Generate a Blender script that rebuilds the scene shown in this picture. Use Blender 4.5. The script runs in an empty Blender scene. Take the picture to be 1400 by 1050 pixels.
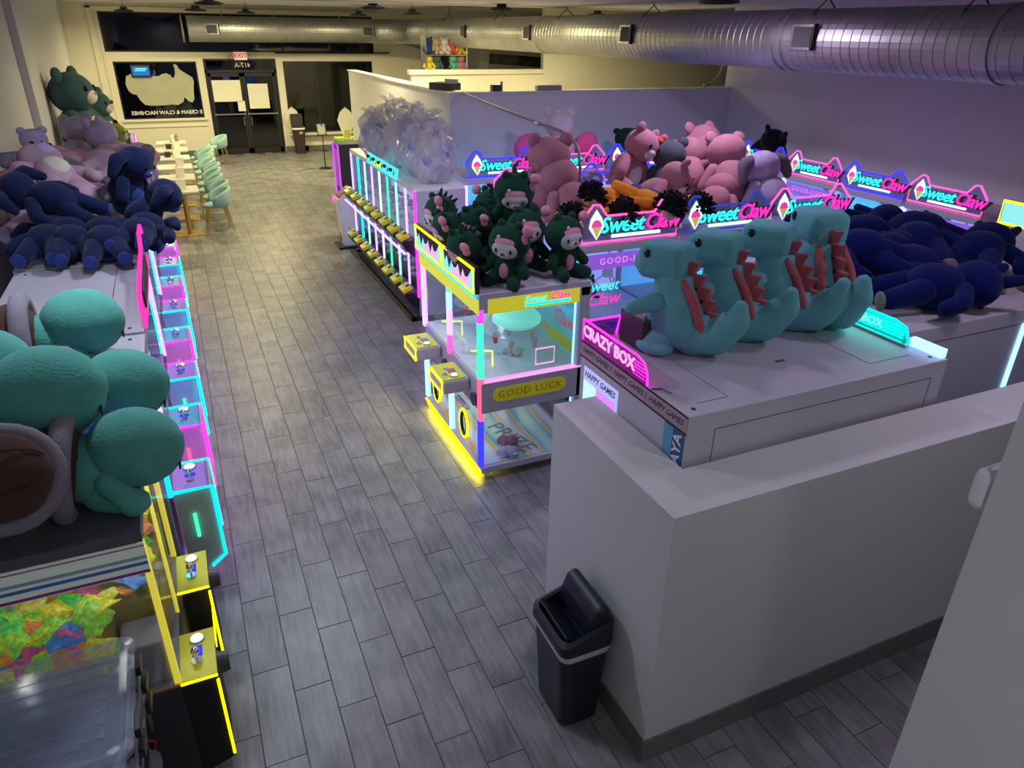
import bpy, bmesh, math, random
from mathutils import Vector, Matrix, Euler

# ------------------------------------------------------------------ camera, world, exposure
scene = bpy.context.scene
C = scene.collection
CAM_H = 3.3
YAW, PITCH, ROLL, FPX = math.radians(24.36), math.radians(26.12), math.radians(0.85), 982.0
_f = Vector((math.sin(YAW) * math.cos(PITCH), math.cos(YAW) * math.cos(PITCH), -math.sin(PITCH)))
_r = Vector((math.cos(YAW), -math.sin(YAW), 0.0))
_u = _r.cross(_f)
_r2 = _r * math.cos(ROLL) + _u * math.sin(ROLL)
_u2 = -_r * math.sin(ROLL) + _u * math.cos(ROLL)
cam_data = bpy.data.cameras.new('camera')
cam_data.sensor_fit = 'HORIZONTAL'
cam_data.sensor_width = 36.0
cam_data.lens = 36.0 * FPX / 1400.0
cam_data.clip_start = 0.02
cam = bpy.data.objects.new('camera', cam_data)
C.objects.link(cam)
cam.matrix_world = Matrix(((_r2.x, _u2.x, -_f.x, 0), (_r2.y, _u2.y, -_f.y, 0), (_r2.z, _u2.z, -_f.z, CAM_H), (0, 0, 0, 1)))
scene.camera = cam

world = bpy.data.worlds.new('night')
scene.world = world
world.use_nodes = True
world.node_tree.nodes['Background'].inputs[0].default_value = (0.05, 0.06, 0.12, 1)
world.node_tree.nodes['Background'].inputs[1].default_value = 0.03
scene.view_settings.view_transform = 'Standard'
scene.view_settings.look = 'None'
scene.view_settings.exposure = 0.3
scene.view_settings.gamma = 1.0
scene.view_settings.use_curve_mapping = False
scene.cycles.use_denoising = True
scene.cycles.max_bounces = 7
scene.cycles.transparent_max_bounces = 24
scene.cycles.diffuse_bounces = 4
scene.cycles.sample_clamp_indirect = 4.0
scene.cycles.use_light_tree = True

def area_lamp(name, loc, size, power, col, rot=(0, 0, 0), sy=None, spread=180):
    d = bpy.data.lights.new(name, 'AREA')
    d.shape = 'RECTANGLE' if sy else 'DISK'
    d.size = size
    if sy: d.size_y = sy
    d.energy = power; d.color = col; d.spread = math.radians(spread)
    o = bpy.data.objects.new(name, d); C.objects.link(o)
    o.location = loc; o.rotation_euler = rot
    return o

# pendant lamps (fixtures built further down): the front hall's are on (warm), some added; the arcade's cool and violet light is added fill
WARM = (1.0, 0.86, 0.45)
COOL = (0.76, 0.82, 1.0)
VIOL = (0.86, 0.70, 1.0)  # tint of added lamp light, standing in for the neon's ambient spill
LAMPS = [  # x, y, z of the rim, watts, colour
    (0.79, 12.9, 3.60, 40, WARM), (3.30, 13.0, 3.60, 70, WARM), (5.15, 12.0, 3.60, 60, WARM),
    (0.78, 17.0, 3.58, 70, WARM), (4.75, 15.6, 3.58, 110, WARM), (2.0, 19.9, 3.60, 110, WARM),  # last one is added to brighten the storefront wall
    (5.2, 6.6, 3.58, 36, VIOL), (0.6, 6.8, 3.58, 44, COOL), (2.9, 4.2, 3.58, 11, VIOL), (0.5, -0.7, 3.58, 11, (0.95, 0.97, 1.0)),  # first fixture hangs dark, its light is added; others are added fill
    (2.8, 0.4, 3.58, 11, (0.95, 0.95, 1.0)), (4.4, 2.2, 3.58, 11, VIOL), (-0.3, 4.4, 3.58, 30, COOL), (4.6, 19.6, 3.60, 90, WARM), (8.2, 14.2, 3.60, 120, WARM), (-0.6, 20.8, 3.60, 60, WARM),  # all added fill, for the half wall, toys, storefront and kitchen walls
]
for (x, y, z, w, c) in LAMPS:
    if w: area_lamp('pendant_and_fill_glow', (x, y, z + 0.020), 0.26, w, c)  # emits for the real fixtures and the added fill ones alike

# ------------------------------------------------------------------ materials
MATS = {}
def _nt(name):
    m = bpy.data.materials.new(name); m.use_nodes = True
    nt = m.node_tree; nt.nodes.clear()
    out = nt.nodes.new('ShaderNodeOutputMaterial')
    return m, nt, out
def mat(name, col, rough=0.5, metal=0.0, var=0.0, vscale=6.0, bump=0.0, bscale=60.0, emis=None, estr=0.0, sheen=0.0, spec=0.5, stretch=None):
    if name in MATS: return MATS[name]
    m, nt, out = _nt(name)
    b = nt.nodes.new('ShaderNodeBsdfPrincipled')
    nt.links.new(b.outputs[0], out.inputs[0])
    b.inputs['Roughness'].default_value = rough
    b.inputs['Metallic'].default_value = metal
    b.inputs['Specular IOR Level'].default_value = spec
    if sheen:
        b.inputs['Sheen Weight'].default_value = sheen
        b.inputs['Sheen Roughness'].default_value = 0.5
    b.inputs['Base Color'].default_value = (*col, 1)
    tc = nt.nodes.new('ShaderNodeTexCoord')
    src = tc.outputs['Object']
    if stretch:
        mp = nt.nodes.new('ShaderNodeMapping'); mp.inputs['Scale'].default_value = stretch
        nt.links.new(src, mp.inputs[0]); src = mp.outputs[0]
    if var:
        n = nt.nodes.new('ShaderNodeTexNoise'); n.inputs['Scale'].default_value = vscale; n.inputs['Detail'].default_value = 4
        nt.links.new(src, n.inputs['Vector'])
        r = nt.nodes.new('ShaderNodeMapRange')
        r.inputs[1].default_value = 0.3; r.inputs[2].default_value = 0.7
        r.inputs[3].default_value = 1 - var; r.inputs[4].default_value = 1 + var
        nt.links.new(n.outputs[0], r.inputs[0])
        mx = nt.nodes.new('ShaderNodeMix'); mx.data_type = 'RGBA'; mx.blend_type = 'MULTIPLY'
        mx.inputs[0].default_value = 1.0
        mx.inputs[6].default_value = (*col, 1)
        nt.links.new(r.outputs[0], mx.inputs[7])
        nt.links.new(mx.outputs[2], b.inputs['Base Color'])
    if bump:
        n2 = nt.nodes.new('ShaderNodeTexNoise'); n2.inputs['Scale'].default_value = bscale; n2.inputs['Detail'].default_value = 3
        nt.links.new(src, n2.inputs['Vector'])
        bp = nt.nodes.new('ShaderNodeBump'); bp.inputs['Strength'].default_value = bump; bp.inputs['Distance'].default_value = 0.01
        nt.links.new(n2.outputs[0], bp.inputs['Height']); nt.links.new(bp.outputs[0], b.inputs['Normal'])
    if emis:
        b.inputs['Emission Color'].default_value = (*emis, 1)
        b.inputs['Emission Strength'].default_value = estr
    MATS[name] = m
    return m
def glow(name, col, s):
    if name in MATS: return MATS[name]
    m, nt, out = _nt(name)
    e = nt.nodes.new('ShaderNodeEmission'); e.inputs[0].default_value = (*col, 1); e.inputs[1].default_value = s
    nt.links.new(e.outputs[0], out.inputs[0]); MATS[name] = m
    return m
def sheet(name, tint=(0.95, 0.97, 1.0), gloss=0.10, grough=0.05, haze=0.0, hcol=(0.8, 0.85, 0.9)):
    """thin clear or hazy plastic / glass"""
    if name in MATS: return MATS[name]
    m, nt, out = _nt(name)
    t = nt.nodes.new('ShaderNodeBsdfTransparent'); t.inputs[0].default_value = (*tint, 1)
    g = nt.nodes.new('ShaderNodeBsdfGlossy'); g.inputs[1].default_value = grough
    mx = nt.nodes.new('ShaderNodeMixShader'); mx.inputs[0].default_value = gloss
    nt.links.new(t.outputs[0], mx.inputs[1]); nt.links.new(g.outputs[0], mx.inputs[2])
    last = mx
    if haze:
        d = nt.nodes.new('ShaderNodeBsdfDiffuse'); d.inputs[0].default_value = (*hcol, 1)
        m2 = nt.nodes.new('ShaderNodeMixShader'); m2.inputs[0].default_value = haze
        nt.links.new(mx.outputs[0], m2.inputs[1]); nt.links.new(d.outputs[0], m2.inputs[2]); last = m2
    nt.links.new(last.outputs[0], out.inputs[0]); MATS[name] = m
    return m
def plush_mat(name, col, var=0.10):
    return mat(name, col, rough=0.95, var=var, vscale=9, bump=0.5, bscale=90, sheen=0.08, spec=0.08)
def tile_mat():
    m, nt, out = _nt('wood_look_tile')
    b = nt.nodes.new('ShaderNodeBsdfPrincipled'); nt.links.new(b.outputs[0], out.inputs[0])
    tc = nt.nodes.new('ShaderNodeTexCoord'); oi = nt.nodes.new('ShaderNodeObjectInfo')
    ge = nt.nodes.new('ShaderNodeNewGeometry')
    # an individual number for each tile, from the tile's place in the bond
    vm = nt.nodes.new('ShaderNodeVectorMath'); vm.operation = 'SCALE'; vm.inputs['Scale'].default_value = 37.0
    cb = nt.nodes.new('ShaderNodeCombineXYZ')
    nt.links.new(oi.outputs['Random'], cb.inputs[0]); nt.links.new(oi.outputs['Random'], cb.inputs[1])
    nt.links.new(cb.outputs[0], vm.inputs[0])
    ad = nt.nodes.new('ShaderNodeVectorMath'); ad.operation = 'ADD'
    nt.links.new(tc.outputs['Object'], ad.inputs[0]); nt.links.new(vm.outputs[0], ad.inputs[1])
    mp = nt.nodes.new('ShaderNodeMapping'); mp.inputs['Scale'].default_value = (34, 3.2, 1)
    nt.links.new(ad.outputs[0], mp.inputs[0])
    n = nt.nodes.new('ShaderNodeTexNoise'); n.inputs['Scale'].default_value = 1.0; n.inputs['Detail'].default_value = 7; n.inputs['Roughness'].default_value = 0.62; n.inputs['Distortion'].default_value = 0.6
    nt.links.new(mp.outputs[0], n.inputs['Vector'])
    n2 = nt.nodes.new('ShaderNodeTexNoise'); n2.inputs['Scale'].default_value = 3.0
    nt.links.new(ad.outputs[0], n2.inputs['Vector'])
    s = nt.nodes.new('ShaderNodeMath'); s.operation = 'ADD'
    nt.links.new(n.outputs[0], s.inputs[0]); nt.links.new(n2.outputs[0], s.inputs[1])
    cr = nt.nodes.new('ShaderNodeValToRGB')
    cr.color_ramp.elements[0].position = 0.70; cr.color_ramp.elements[0].color = (0.105, 0.104, 0.108, 1)
    cr.color_ramp.elements[1].position = 1.28; cr.color_ramp.elements[1].color = (0.29, 0.287, 0.30, 1)
    hv = nt.nodes.new('ShaderNodeMath'); hv.operation = 'MULTIPLY'; hv.inputs[1].default_value = 0.5
    nt.links.new(s.outputs[0], hv.inputs[0])
    cr.color_ramp.elements[0].position = 0.33; cr.color_ramp.elements[1].position = 0.66
    nt.links.new(hv.outputs[0], cr.inputs[0])
    nt.links.new(cr.outputs[0], b.inputs['Base Color'])
    b.inputs['Roughness'].default_value = 0.38
    bp = nt.nodes.new('ShaderNodeBump'); bp.inputs['Strength'].default_value = 0.12; bp.inputs['Distance'].default_value = 0.003
    nt.links.new(n.outputs[0], bp.inputs['Height']); nt.links.new(bp.outputs[0], b.inputs['Normal'])
    return m
TILE = tile_mat()

# ------------------------------------------------------------------ mesh helpers
class MB:
    def __init__(s): s.v = []; s.f = []
    def add(s, vs, fs):
        o = len(s.v); s.v += [tuple(p) for p in vs]; s.f += [tuple(i + o for i in f) for f in fs]; return s
    def bb(s, x0, x1, y0, y1, z0, z1):
        if x0 > x1: x0, x1 = x1, x0
        if y0 > y1: y0, y1 = y1, y0
        if z0 > z1: z0, z1 = z1, z0
        return s.add([(x0, y0, z0), (x1, y0, z0), (x1, y1, z0), (x0, y1, z0), (x0, y0, z1), (x1, y0, z1), (x1, y1, z1), (x0, y1, z1)],
                     [(0, 3, 2, 1), (4, 5, 6, 7), (0, 1, 5, 4), (1, 2, 6, 5), (2, 3, 7, 6), (3, 0, 4, 7)])
    def box(s, c, d, rot=(0, 0, 0)):
        R = Euler(rot).to_matrix(); c = Vector(c); h = [q / 2 for q in d]
        vs = [c + R @ Vector((sx * h[0], sy * h[1], sz * h[2])) for sz in (-1, 1) for (sx, sy) in ((-1, -1), (1, -1), (1, 1), (-1, 1))]
        return s.add(vs, [(0, 3, 2, 1), (4, 5, 6, 7), (0, 1, 5, 4), (1, 2, 6, 5), (2, 3, 7, 6), (3, 0, 4, 7)])
    def cyl(s, p0, p1, r0, r1=None, n=12, caps=True):
        r1 = r0 if r1 is None else r1
        p0 = Vector(p0); p1 = Vector(p1); d = (p1 - p0)
        q = d.to_track_quat('Z', 'Y')
        vs = []
        for p, r in ((p0, r0), (p1, r1)):
            for i in range(n):
                a = 2 * math.pi * i / n
                vs.append(p + q @ Vector((r * math.cos(a), r * math.sin(a), 0)))
        fs = [(i, (i + 1) % n, n + (i + 1) % n, n + i) for i in range(n)]
        if caps: fs += [tuple(range(n - 1, -1, -1)), tuple(range(n, 2 * n))]
        return s.add(vs, fs)
    def tube(s, pts, r, n=8, closed=False, radii=None):
        pts = [Vector(p) for p in pts]; m = len(pts); vs = []; fs = []
        up = None
        for k, p in enumerate(pts):
            a = pts[(k - 1) % m] if (closed or k > 0) else p
            b = pts[(k + 1) % m] if (closed or k < m - 1) else p
            t = (b - a).normalized()
            if up is None:
                up = Vector((0, 0, 1)) if abs(t.z) < 0.9 else Vector((0, 1, 0))
            sd = t.cross(up)
            if sd.length < 1e-4: sd = t.orthogonal()
            sd.normalize(); up = sd.cross(t).normalized()
            rr = radii[k] if radii else r
            for i in range(n):
                an = 2 * math.pi * i / n
                vs.append(p + sd * (rr * math.cos(an)) + up * (rr * math.sin(an)))
        for k in range(m if closed else m - 1):
            k2 = (k + 1) % m
            for i in range(n):
                j = (i + 1) % n
                fs.append((k * n + i, k * n + j, k2 * n + j, k2 * n + i))
        if not closed: fs += [tuple(range(n - 1, -1, -1)), tuple((m - 1) * n + i for i in range(n))]
        return s.add(vs, fs)
    def ell(s, c, r, rot=(0, 0, 0), nu=20, nv=12, fn=None):
        R = Euler(rot).to_matrix(); c = Vector(c); vs = []; fs = []
        for j in range(1, nv):
            th = math.pi * j / nv
            for i in range(nu):
                ph = 2 * math.pi * i / nu
                d = Vector((math.sin(th) * math.cos(ph), math.sin(th) * math.sin(ph), math.cos(th)))
                k = fn(d) if fn else 1.0
                vs.append(c + R @ Vector((d.x * r[0] * k, d.y * r[1] * k, d.z * r[2] * k)))
        kt = fn(Vector((0, 0, 1))) if fn else 1.0; kb = fn(Vector((0, 0, -1))) if fn else 1.0
        vs.append(c + R @ Vector((0, 0, r[2] * kt))); vs.append(c + R @ Vector((0, 0, -r[2] * kb)))
        T = len(vs) - 2; B = T + 1
        for j in range(nv - 2):
            for i in range(nu):
                i2 = (i + 1) % nu
                fs.append((j * nu + i, (j + 1) * nu + i, (j + 1) * nu + i2, j * nu + i2))
        for i in range(nu):
            i2 = (i + 1) % nu
            fs.append((T, i, i2)); fs.append((B, (nv - 2) * nu + i2, (nv - 2) * nu + i))
        return s.add(vs, fs)
    def prism(s, poly, t0, t1, axis='y'):
        """polygon in the (x,z) plane pushed along y; axis 'x': (y,z) along x; axis 'z': (x,y) along z"""
        def P(a, b, t):
            return {'y': (a, t, b), 'x': (t, a, b), 'z': (a, b, t)}[axis]
        n = len(poly)
        vs = [P(a, b, t0) for a, b in poly] + [P(a, b, t1) for a, b in poly]
        fs = [(i, (i + 1) % n, n + (i + 1) % n, n + i) for i in range(n)]
        fs += [tuple(range(n - 1, -1, -1)), tuple(range(n, 2 * n))]
        return s.add(vs, fs)
    def mesh(s, name, m=None, smooth=False, bevel=0.0, seg=2, wob=0.0, seed=0):
        me = bpy.data.meshes.new(name)
        me.from_pydata(s.v, [], s.f)
        bm = bmesh.new(); bm.from_mesh(me)
        bmesh.ops.recalc_face_normals(bm, faces=bm.faces)
        if bevel:
            es = [e for e in bm.edges if len(e.link_faces) == 2 and e.calc_face_angle(0) > 0.6]
            bmesh.ops.bevel(bm, geom=es, offset=bevel, segments=seg, profile=0.5, affect='EDGES', clamp_overlap=True)
        if wob:
            rnd = random.Random(seed); ph = [rnd.uniform(0, 6.28) for _ in range(6)]
            for v in bm.verts:
                p = v.co; q = 3.1 / max(wob * 14, 0.05)
                k = math.sin(p.x * q + ph[0]) + math.sin(p.y * q * 1.3 + ph[1]) + math.sin(p.z * q * 1.1 + ph[2])
                v.co += v.normal * (wob * 0.33 * k)
        bm.to_mesh(me); bm.free()
        if smooth: me.shade_smooth()
        if m: me.materials.append(m)
        return me
    def build(s, name, m, parent=None, **k):
        return obj(name, s.mesh(name, m, **k), parent)

def obj(name, me, parent=None, loc=None, rot=None):
    o = bpy.data.objects.new(name, me); C.objects.link(o)
    if parent: o.parent = parent
    if loc: o.location = loc
    if rot: o.rotation_euler = rot
    return o
def tag(o, label=None, cat=None, group=None, kind=None):
    if label: o['label'] = label
    if cat: o['category'] = cat
    if group: o['group'] = group
    if kind: o['kind'] = kind
    return o
def thing(name, label, cat, loc=(0, 0, 0), rotz=0.0, group=None, scale=1.0, rot=None):
    o = bpy.data.objects.new(name, None); C.objects.link(o)
    o.empty_display_size = 0.1
    o.location = loc; o.rotation_euler = rot or (0, 0, rotz); o.scale = (scale,) * 3
    return tag(o, label, cat, group)
KIDS = {}
def dup(root, loc=None, rot=None, label=None, group=None, scale=None, mats=None):
    def cp(o, par):
        c = o.copy(); C.objects.link(c); c.parent = par
        for ch in o.children_recursive if False else [x for x in bpy.data.objects if x.parent == o]:
            cp(ch, c)
        return c
    r = cp(root, None)
    if loc is not None: r.location = loc
    if rot is not None: r.rotation_euler = rot if isinstance(rot, (tuple, list)) else (0, 0, rot)
    if scale is not None: r.scale = (scale,) * 3 if not isinstance(scale, tuple) else scale
    if label: r['label'] = label
    if group: r['group'] = group
    return r
def struct(name, mb, m, label, cat='wall', **k):
    o = mb.build(name, m, None, **k)
    return tag(o, label, cat, kind='structure')
TXT = {}
def text_mesh(body, size=0.1, shear=0.0, ext=0.002, offset=0.0, align='CENTER', spacing=1.0):
    key = (body, size, shear, ext, offset, align, spacing)
    if key not in TXT:
        cu = bpy.data.curves.new('lettering', 'FONT'); cu.body = body; cu.size = size; cu.shear = shear
        cu.extrude = ext; cu.offset = offset; cu.align_x = align; cu.align_y = 'CENTER'; cu.resolution_u = 2; cu.space_character = spacing
        o = bpy.data.objects.new('lettering', cu); C.objects.link(o)
        bpy.context.view_layer.update()
        me = bpy.data.meshes.new_from_object(o.evaluated_get(bpy.context.evaluated_depsgraph_get()))
        bpy.data.objects.remove(o); bpy.data.curves.remove(cu)
        TXT[key] = me
    return TXT[key].copy()
def text(name, body, m, parent, loc, rot, **k):
    me = text_mesh(body, **k); me.materials.clear(); me.materials.append(m)
    return obj(name, me, parent, loc, rot)
R90 = math.pi / 2
# ------------------------------------------------------------------ the room
M_WALL = mat('painted_wall', (0.66, 0.65, 0.66), rough=0.75, var=0.03, vscale=1.2, bump=0.05, bscale=120)
M_CREAM = mat('cream_wall', (0.74, 0.70, 0.58), rough=0.7, var=0.03, vscale=1.2)
M_CEIL = mat('ceiling_paint', (0.62, 0.60, 0.63), rough=0.85, var=0.02, vscale=0.8)
M_LOW = mat('half_wall_paint', (0.60, 0.605, 0.61), rough=0.7, var=0.02, vscale=1.5)
M_BLACK = mat('black_metal', (0.012, 0.012, 0.014), rough=0.4)
M_GROUT = mat('grout', (0.075, 0.073, 0.072), rough=0.9, var=0.1)
M_GLASSW = sheet('window_glass', (0.45, 0.47, 0.5), gloss=0.05, grough=0.02)
M_BASET = mat('baseboard_tile', (0.15, 0.14, 0.138), rough=0.4, var=0.35, vscale=3, stretch=(4, 4, 30))

TW, TL, J = 0.2035, 0.6205, 0.004
floor = MB().bb(-2.2, 9.2, -1.6, 23.2, -0.06, -0.004).build('floor', M_GROUT)
tag(floor, 'grey wood look tile floor with dark grout joints', 'floor', kind='structure')
tile_me = MB().bb(-TW / 2 + J / 2, TW / 2 - J / 2, -TL / 2 + J / 2, TL / 2 - J / 2, -0.012, 0.0).mesh('tile', TILE, bevel=0.0015, seg=1)
def in_view(x, y, z=0.0):
    d = Vector((x, y, z - CAM_H)); w = d.dot(_f)
    if w <= 0.1: return None
    px = 700 + FPX * d.dot(_r2) / w; py = 525 - FPX * d.dot(_u2) / w
    return (px, py, w) if -60 < px < 1460 and -40 < py < 1110 else None
BLOCK = [(-1.75, -0.45, 1.4, 11), (1.95, 2.75, 4.6, 6.0), (1.7, 6, 2.1, 4.4), (2.9, 8.6, 4.6, 10.4), (1.5, 3, -2, 0.75), (2.75, 3.7, 8, 12)]
far_mb = MB(); near = []
for r in range(-12, 46):
    xc = 0.087 + TW * (r + 0.5)
    if not (-2.15 < xc < 9.1): continue
    base = (3.364 - r * TL / 3) % TL - 2.5 * TL
    k = 0
    while True:
        yc = base + TL * (k + 0.5); k += 1
        if yc > 23.0: break
        if yc < -1.4: continue
        v = in_view(xc, yc); hid = any(a < xc < b and c < yc < d for a, b, c, d in BLOCK)
        near.append(((v[2] if v and not hid else 99 + yc), xc, yc))
near.sort()
for (w, x, y) in near[:300]:
    o = obj('tile', tile_me, floor, (x, y, random.Random(int(x * 999 + y * 77)).uniform(-0.0006, 0.0006)))
h, l = TW / 2 - J / 2, TL / 2 - J / 2
for (w, x, y) in near[300:]:
    far_mb.add([(x - h, y - l, 0), (x + h, y - l, 0), (x + h, y + l, 0), (x - h, y + l, 0), (x - h, y - l, -.01), (x + h, y - l, -.01), (x + h, y + l, -.01), (x - h, y + l, -.01)],
               [(0, 1, 2, 3), (0, 4, 5, 1), (1, 5, 6, 2), (2, 6, 7, 3), (3, 7, 4, 0)])
tag(far_mb.build('tiles_beyond', TILE, floor), kind='stuff')

struct('ceiling', MB().bb(-2.3, 8.7, -1.6, 12.55, 3.70, 3.9).bb(-2.3, 17, 12.55, 23.2, 3.83, 3.95), M_CEIL, 'painted flat ceiling stepping up over the front hall', 'ceiling')
struct('trim_1', MB().bb(-2.2, 8.7, 12.50, 12.58, 3.675, 3.70), M_CREAM, 'thin pale lip along the edge of the lower ceiling', 'trim', bevel=0.005)
struct('wall_left', MB().bb(-2.0, -1.75, -1.6, 12.2, 0, 3.8).bb(-2.0, -1.65, 12.2, 17.6, 0, 3.9).bb(-2.3, -2.1, 17.6, 23.2, 0, 3.9), M_WALL, 'long pale wall with a shallow step behind the plush topped machines', bevel=0.004)
struct('wall_right', MB().bb(8.55, 8.75, -1.6, 10.42, 0, 3.8), M_WALL, 'bare tall wall behind the neon machines under the duct')
struct('wall_rear', MB().bb(-2.0, 8.75, -1.8, -1.6, 0, 3.9), M_WALL, 'plain wall closing the room behind the viewer')
# storefront with its openings
Y0, Y1 = 23.08, 23.22
fr = MB()
fr.bb(-2.3, -1.30, Y0, Y1, 0, 3.9).bb(-1.30, 5.80, Y0, Y1, 3.635, 3.9).bb(5.80, 13, Y0, Y1, 0, 3.9)
fr.bb(-1.30, 1.03, Y0, Y1, 2.46, 2.69).bb(1.03, 2.95, Y0, Y1, 2.53, 2.69).bb(2.95, 5.80, Y0, Y1, 2.46, 2.66)
fr.bb(-1.30, -1.18, Y0, Y1, 0, 2.46).bb(-1.18, 0.85, Y0, Y1, 0, 1.02).bb(0.85, 1.03, Y0, Y1, 0, 2.46)
fr.bb(2.95, 3.14, Y0, Y1, 0, 2.46).bb(3.14, 5.72, Y0, Y1, 0, 0.52).bb(5.72, 5.80, Y0, Y1, 0, 2.46)
struct('wall_front', fr, M_CREAM, 'cream storefront wall with dark windows and double doors')
struct('trim_2', MB().bb(-1.22, 0.92, Y0 - 0.06, Y0, 0.96, 1.0).bb(-1.2, 0.9, Y0 - 0.03, Y0, 0.80, 0.83), M_CREAM, 'cream sill under the logo window', 'trim', bevel=0.004)
struct('trim_3', MB().bb(-1.55, -1.42, Y0 - 0.05, Y0, 0, 3.75).bb(-1.55, 5.9, Y0 - 0.05, Y0, 3.70, 3.75).bb(-1.36, -1.31, Y0 - 0.03, Y0, 0, 3.64), M_CREAM, 'cream casing around the high storefront glass', 'trim', bevel=0.006)
struct('trim_4', MB().bb(3.0, 6.25, Y0 - 0.10, Y0, 2.66, 2.69), M_BLACK, 'narrow black ledge over the window by the doors', 'trim')
def pane(name, x0, x1, z0, z1, label, bars=()):
    w = tag(MB().bb(x0, x1, Y0 + 0.055, Y0 + 0.063, z0, z1).build(name, M_GLASSW), label, 'window', kind='structure')
    t = 0.035
    f = MB().bb(x0, x1, Y0 + 0.03, Y0 + 0.09, z0, z0 + t).bb(x0, x1, Y0 + 0.03, Y0 + 0.09, z1 - t, z1).bb(x0, x0 + t, Y0 + 0.03, Y0 + 0.09, z0, z1).bb(x1 - t, x1, Y0 + 0.03, Y0 + 0.09, z0, z1)
    f.build('window_frame', M_BLACK, w)
    for b in bars: MB().bb(b - 0.025, b + 0.025, Y0 + 0.035, Y0 + 0.085, z0, z1).build('mullion', M_BLACK, w)
    return w
pane('window_1', -1.18, 0.85, 1.02, 2.46, 'dark shop window with a large frosted logo patch')
pane('window_2', 3.14, 5.72, 0.52, 2.46, 'dark tall shop window next to the double doors', (4.05,))
pane('window_3', -1.30, 5.80, 2.69, 3.635, 'long black transom glass high over the storefront', (3.2,))
struct('trim_7', MB().bb(3.10, 5.75, Y0 - 0.22, Y0, 0.47, 0.52), M_CREAM, 'deep cream sill under the tall shop window', 'trim', bevel=0.006)
# street beyond the glass: a dark pavement and a far dark building front
struct('ground_outside', MB().bb(-6, 14, 23.22, 34, -0.1, -0.02), mat('asphalt', (0.004, 0.004, 0.005), rough=0.9, var=0.2), 'dark night pavement outside the storefront', 'ground')
# partition in the middle of the hall
struct('wall_partition', MB().bb(3.62, 3.76, 10.26, 16.74, 0, 2.5).bb(3.76, 8.6, 10.26, 10.40, 0, 2.5), M_WALL, 'pale partition wall with a sharp corner behind the bagged toys', bevel=0.004)
struct('trim_5', MB().bb(3.60, 3.78, 10.24, 16.76, 2.5, 2.525).bb(3.78, 8.6, 10.24, 10.42, 2.5, 2.525), M_CREAM, 'thin cap along the top of the partition wall', 'trim')
struct('wall_kitchen', MB().bb(5.1, 8.4, 17.0, 17.14, 0, 2.40).bb(8.4, 17, 17.0, 17.14, 0, 3.9), M_CREAM, 'cream wall seen over the partition with a wide opening')
struct('trim_6', MB().bb(5.05, 8.4, 16.95, 17.18, 2.40, 2.50), M_CREAM, 'thick cream ledge over the half height kitchen wall', 'trim', bevel=0.006)
struct('wall_kitchen_side', MB().bb(8.6, 8.75, 10.4, 17, 0, 2.0), M_CREAM, 'low cream wall behind the partition')
# half wall near the viewer
hw = MB().prism([(1.62, 1.93), (8.55, 1.93), (8.55, 2.23), (1.88, 2.23), (1.88, 3.03), (1.62, 3.03)], 0, 1.5, 'z')
struct('wall_half', hw, M_LOW, 'pale chest high half wall boxing in the game cabinets')
bbm = MB()
struct('baseboard_half', MB().bb(1.608, 1.62, 1.93, 3.042, 0, 0.15).bb(1.608, 8.55, 1.918, 1.93, 0, 0.15).bb(1.608, 1.88, 3.03, 3.042, 0, 0.15), M_BASET, 'dark wood look tile skirting around the half wall', 'baseboard')
struct('baseboard_front', MB().bb(2.96, 3.62, Y0 - 0.012, Y0, 0, 0.15).bb(-2.1, 1.02, Y0 - 0.012, Y0, 0, 0.15).bb(3.5, 5.9, Y0 - 0.012, Y0, 0, 0.15), M_BASET, 'dark tile skirting below the storefront windows', 'baseboard')
struct('wall_near', MB().bb(1.5, 1.68, -1.6, 0.765, 0, 3.7), mat('grey_wall', (0.66, 0.66, 0.66), rough=0.8, var=0.02), 'grey wall end rising beside the viewer')

# ------------------------------------------------------------------ double doors
door = tag(MB().bb(1.03, 2.95, Y0 + 0.03, Y0 + 0.10, 2.48, 2.53).bb(1.03, 2.95, Y0 + 0.03, Y0 + 0.10, 2.17, 2.24).bb(1.03, 1.09, Y0 + 0.03, Y0 + 0.10, 0, 2.5).bb(2.89, 2.95, Y0 + 0.03, Y0 + 0.10, 0, 2.5).build('door_1', M_BLACK), 'black framed glass double door with papers taped inside', 'door', kind='structure')
MB().bb(1.09, 2.89, Y0 + 0.06, Y0 + 0.066, 2.24, 2.48).build('transom_pane', M_GLASSW, door)
M_CHROME = mat('chrome', (0.75, 0.75, 0.77), rough=0.18, metal=1.0)
M_STEEL = mat('brushed_steel', (0.45, 0.45, 0.45), rough=0.35, metal=1.0)
M_PAPER = mat('paper', (0.80, 0.78, 0.66), rough=0.8, var=0.03, vscale=3)
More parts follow.
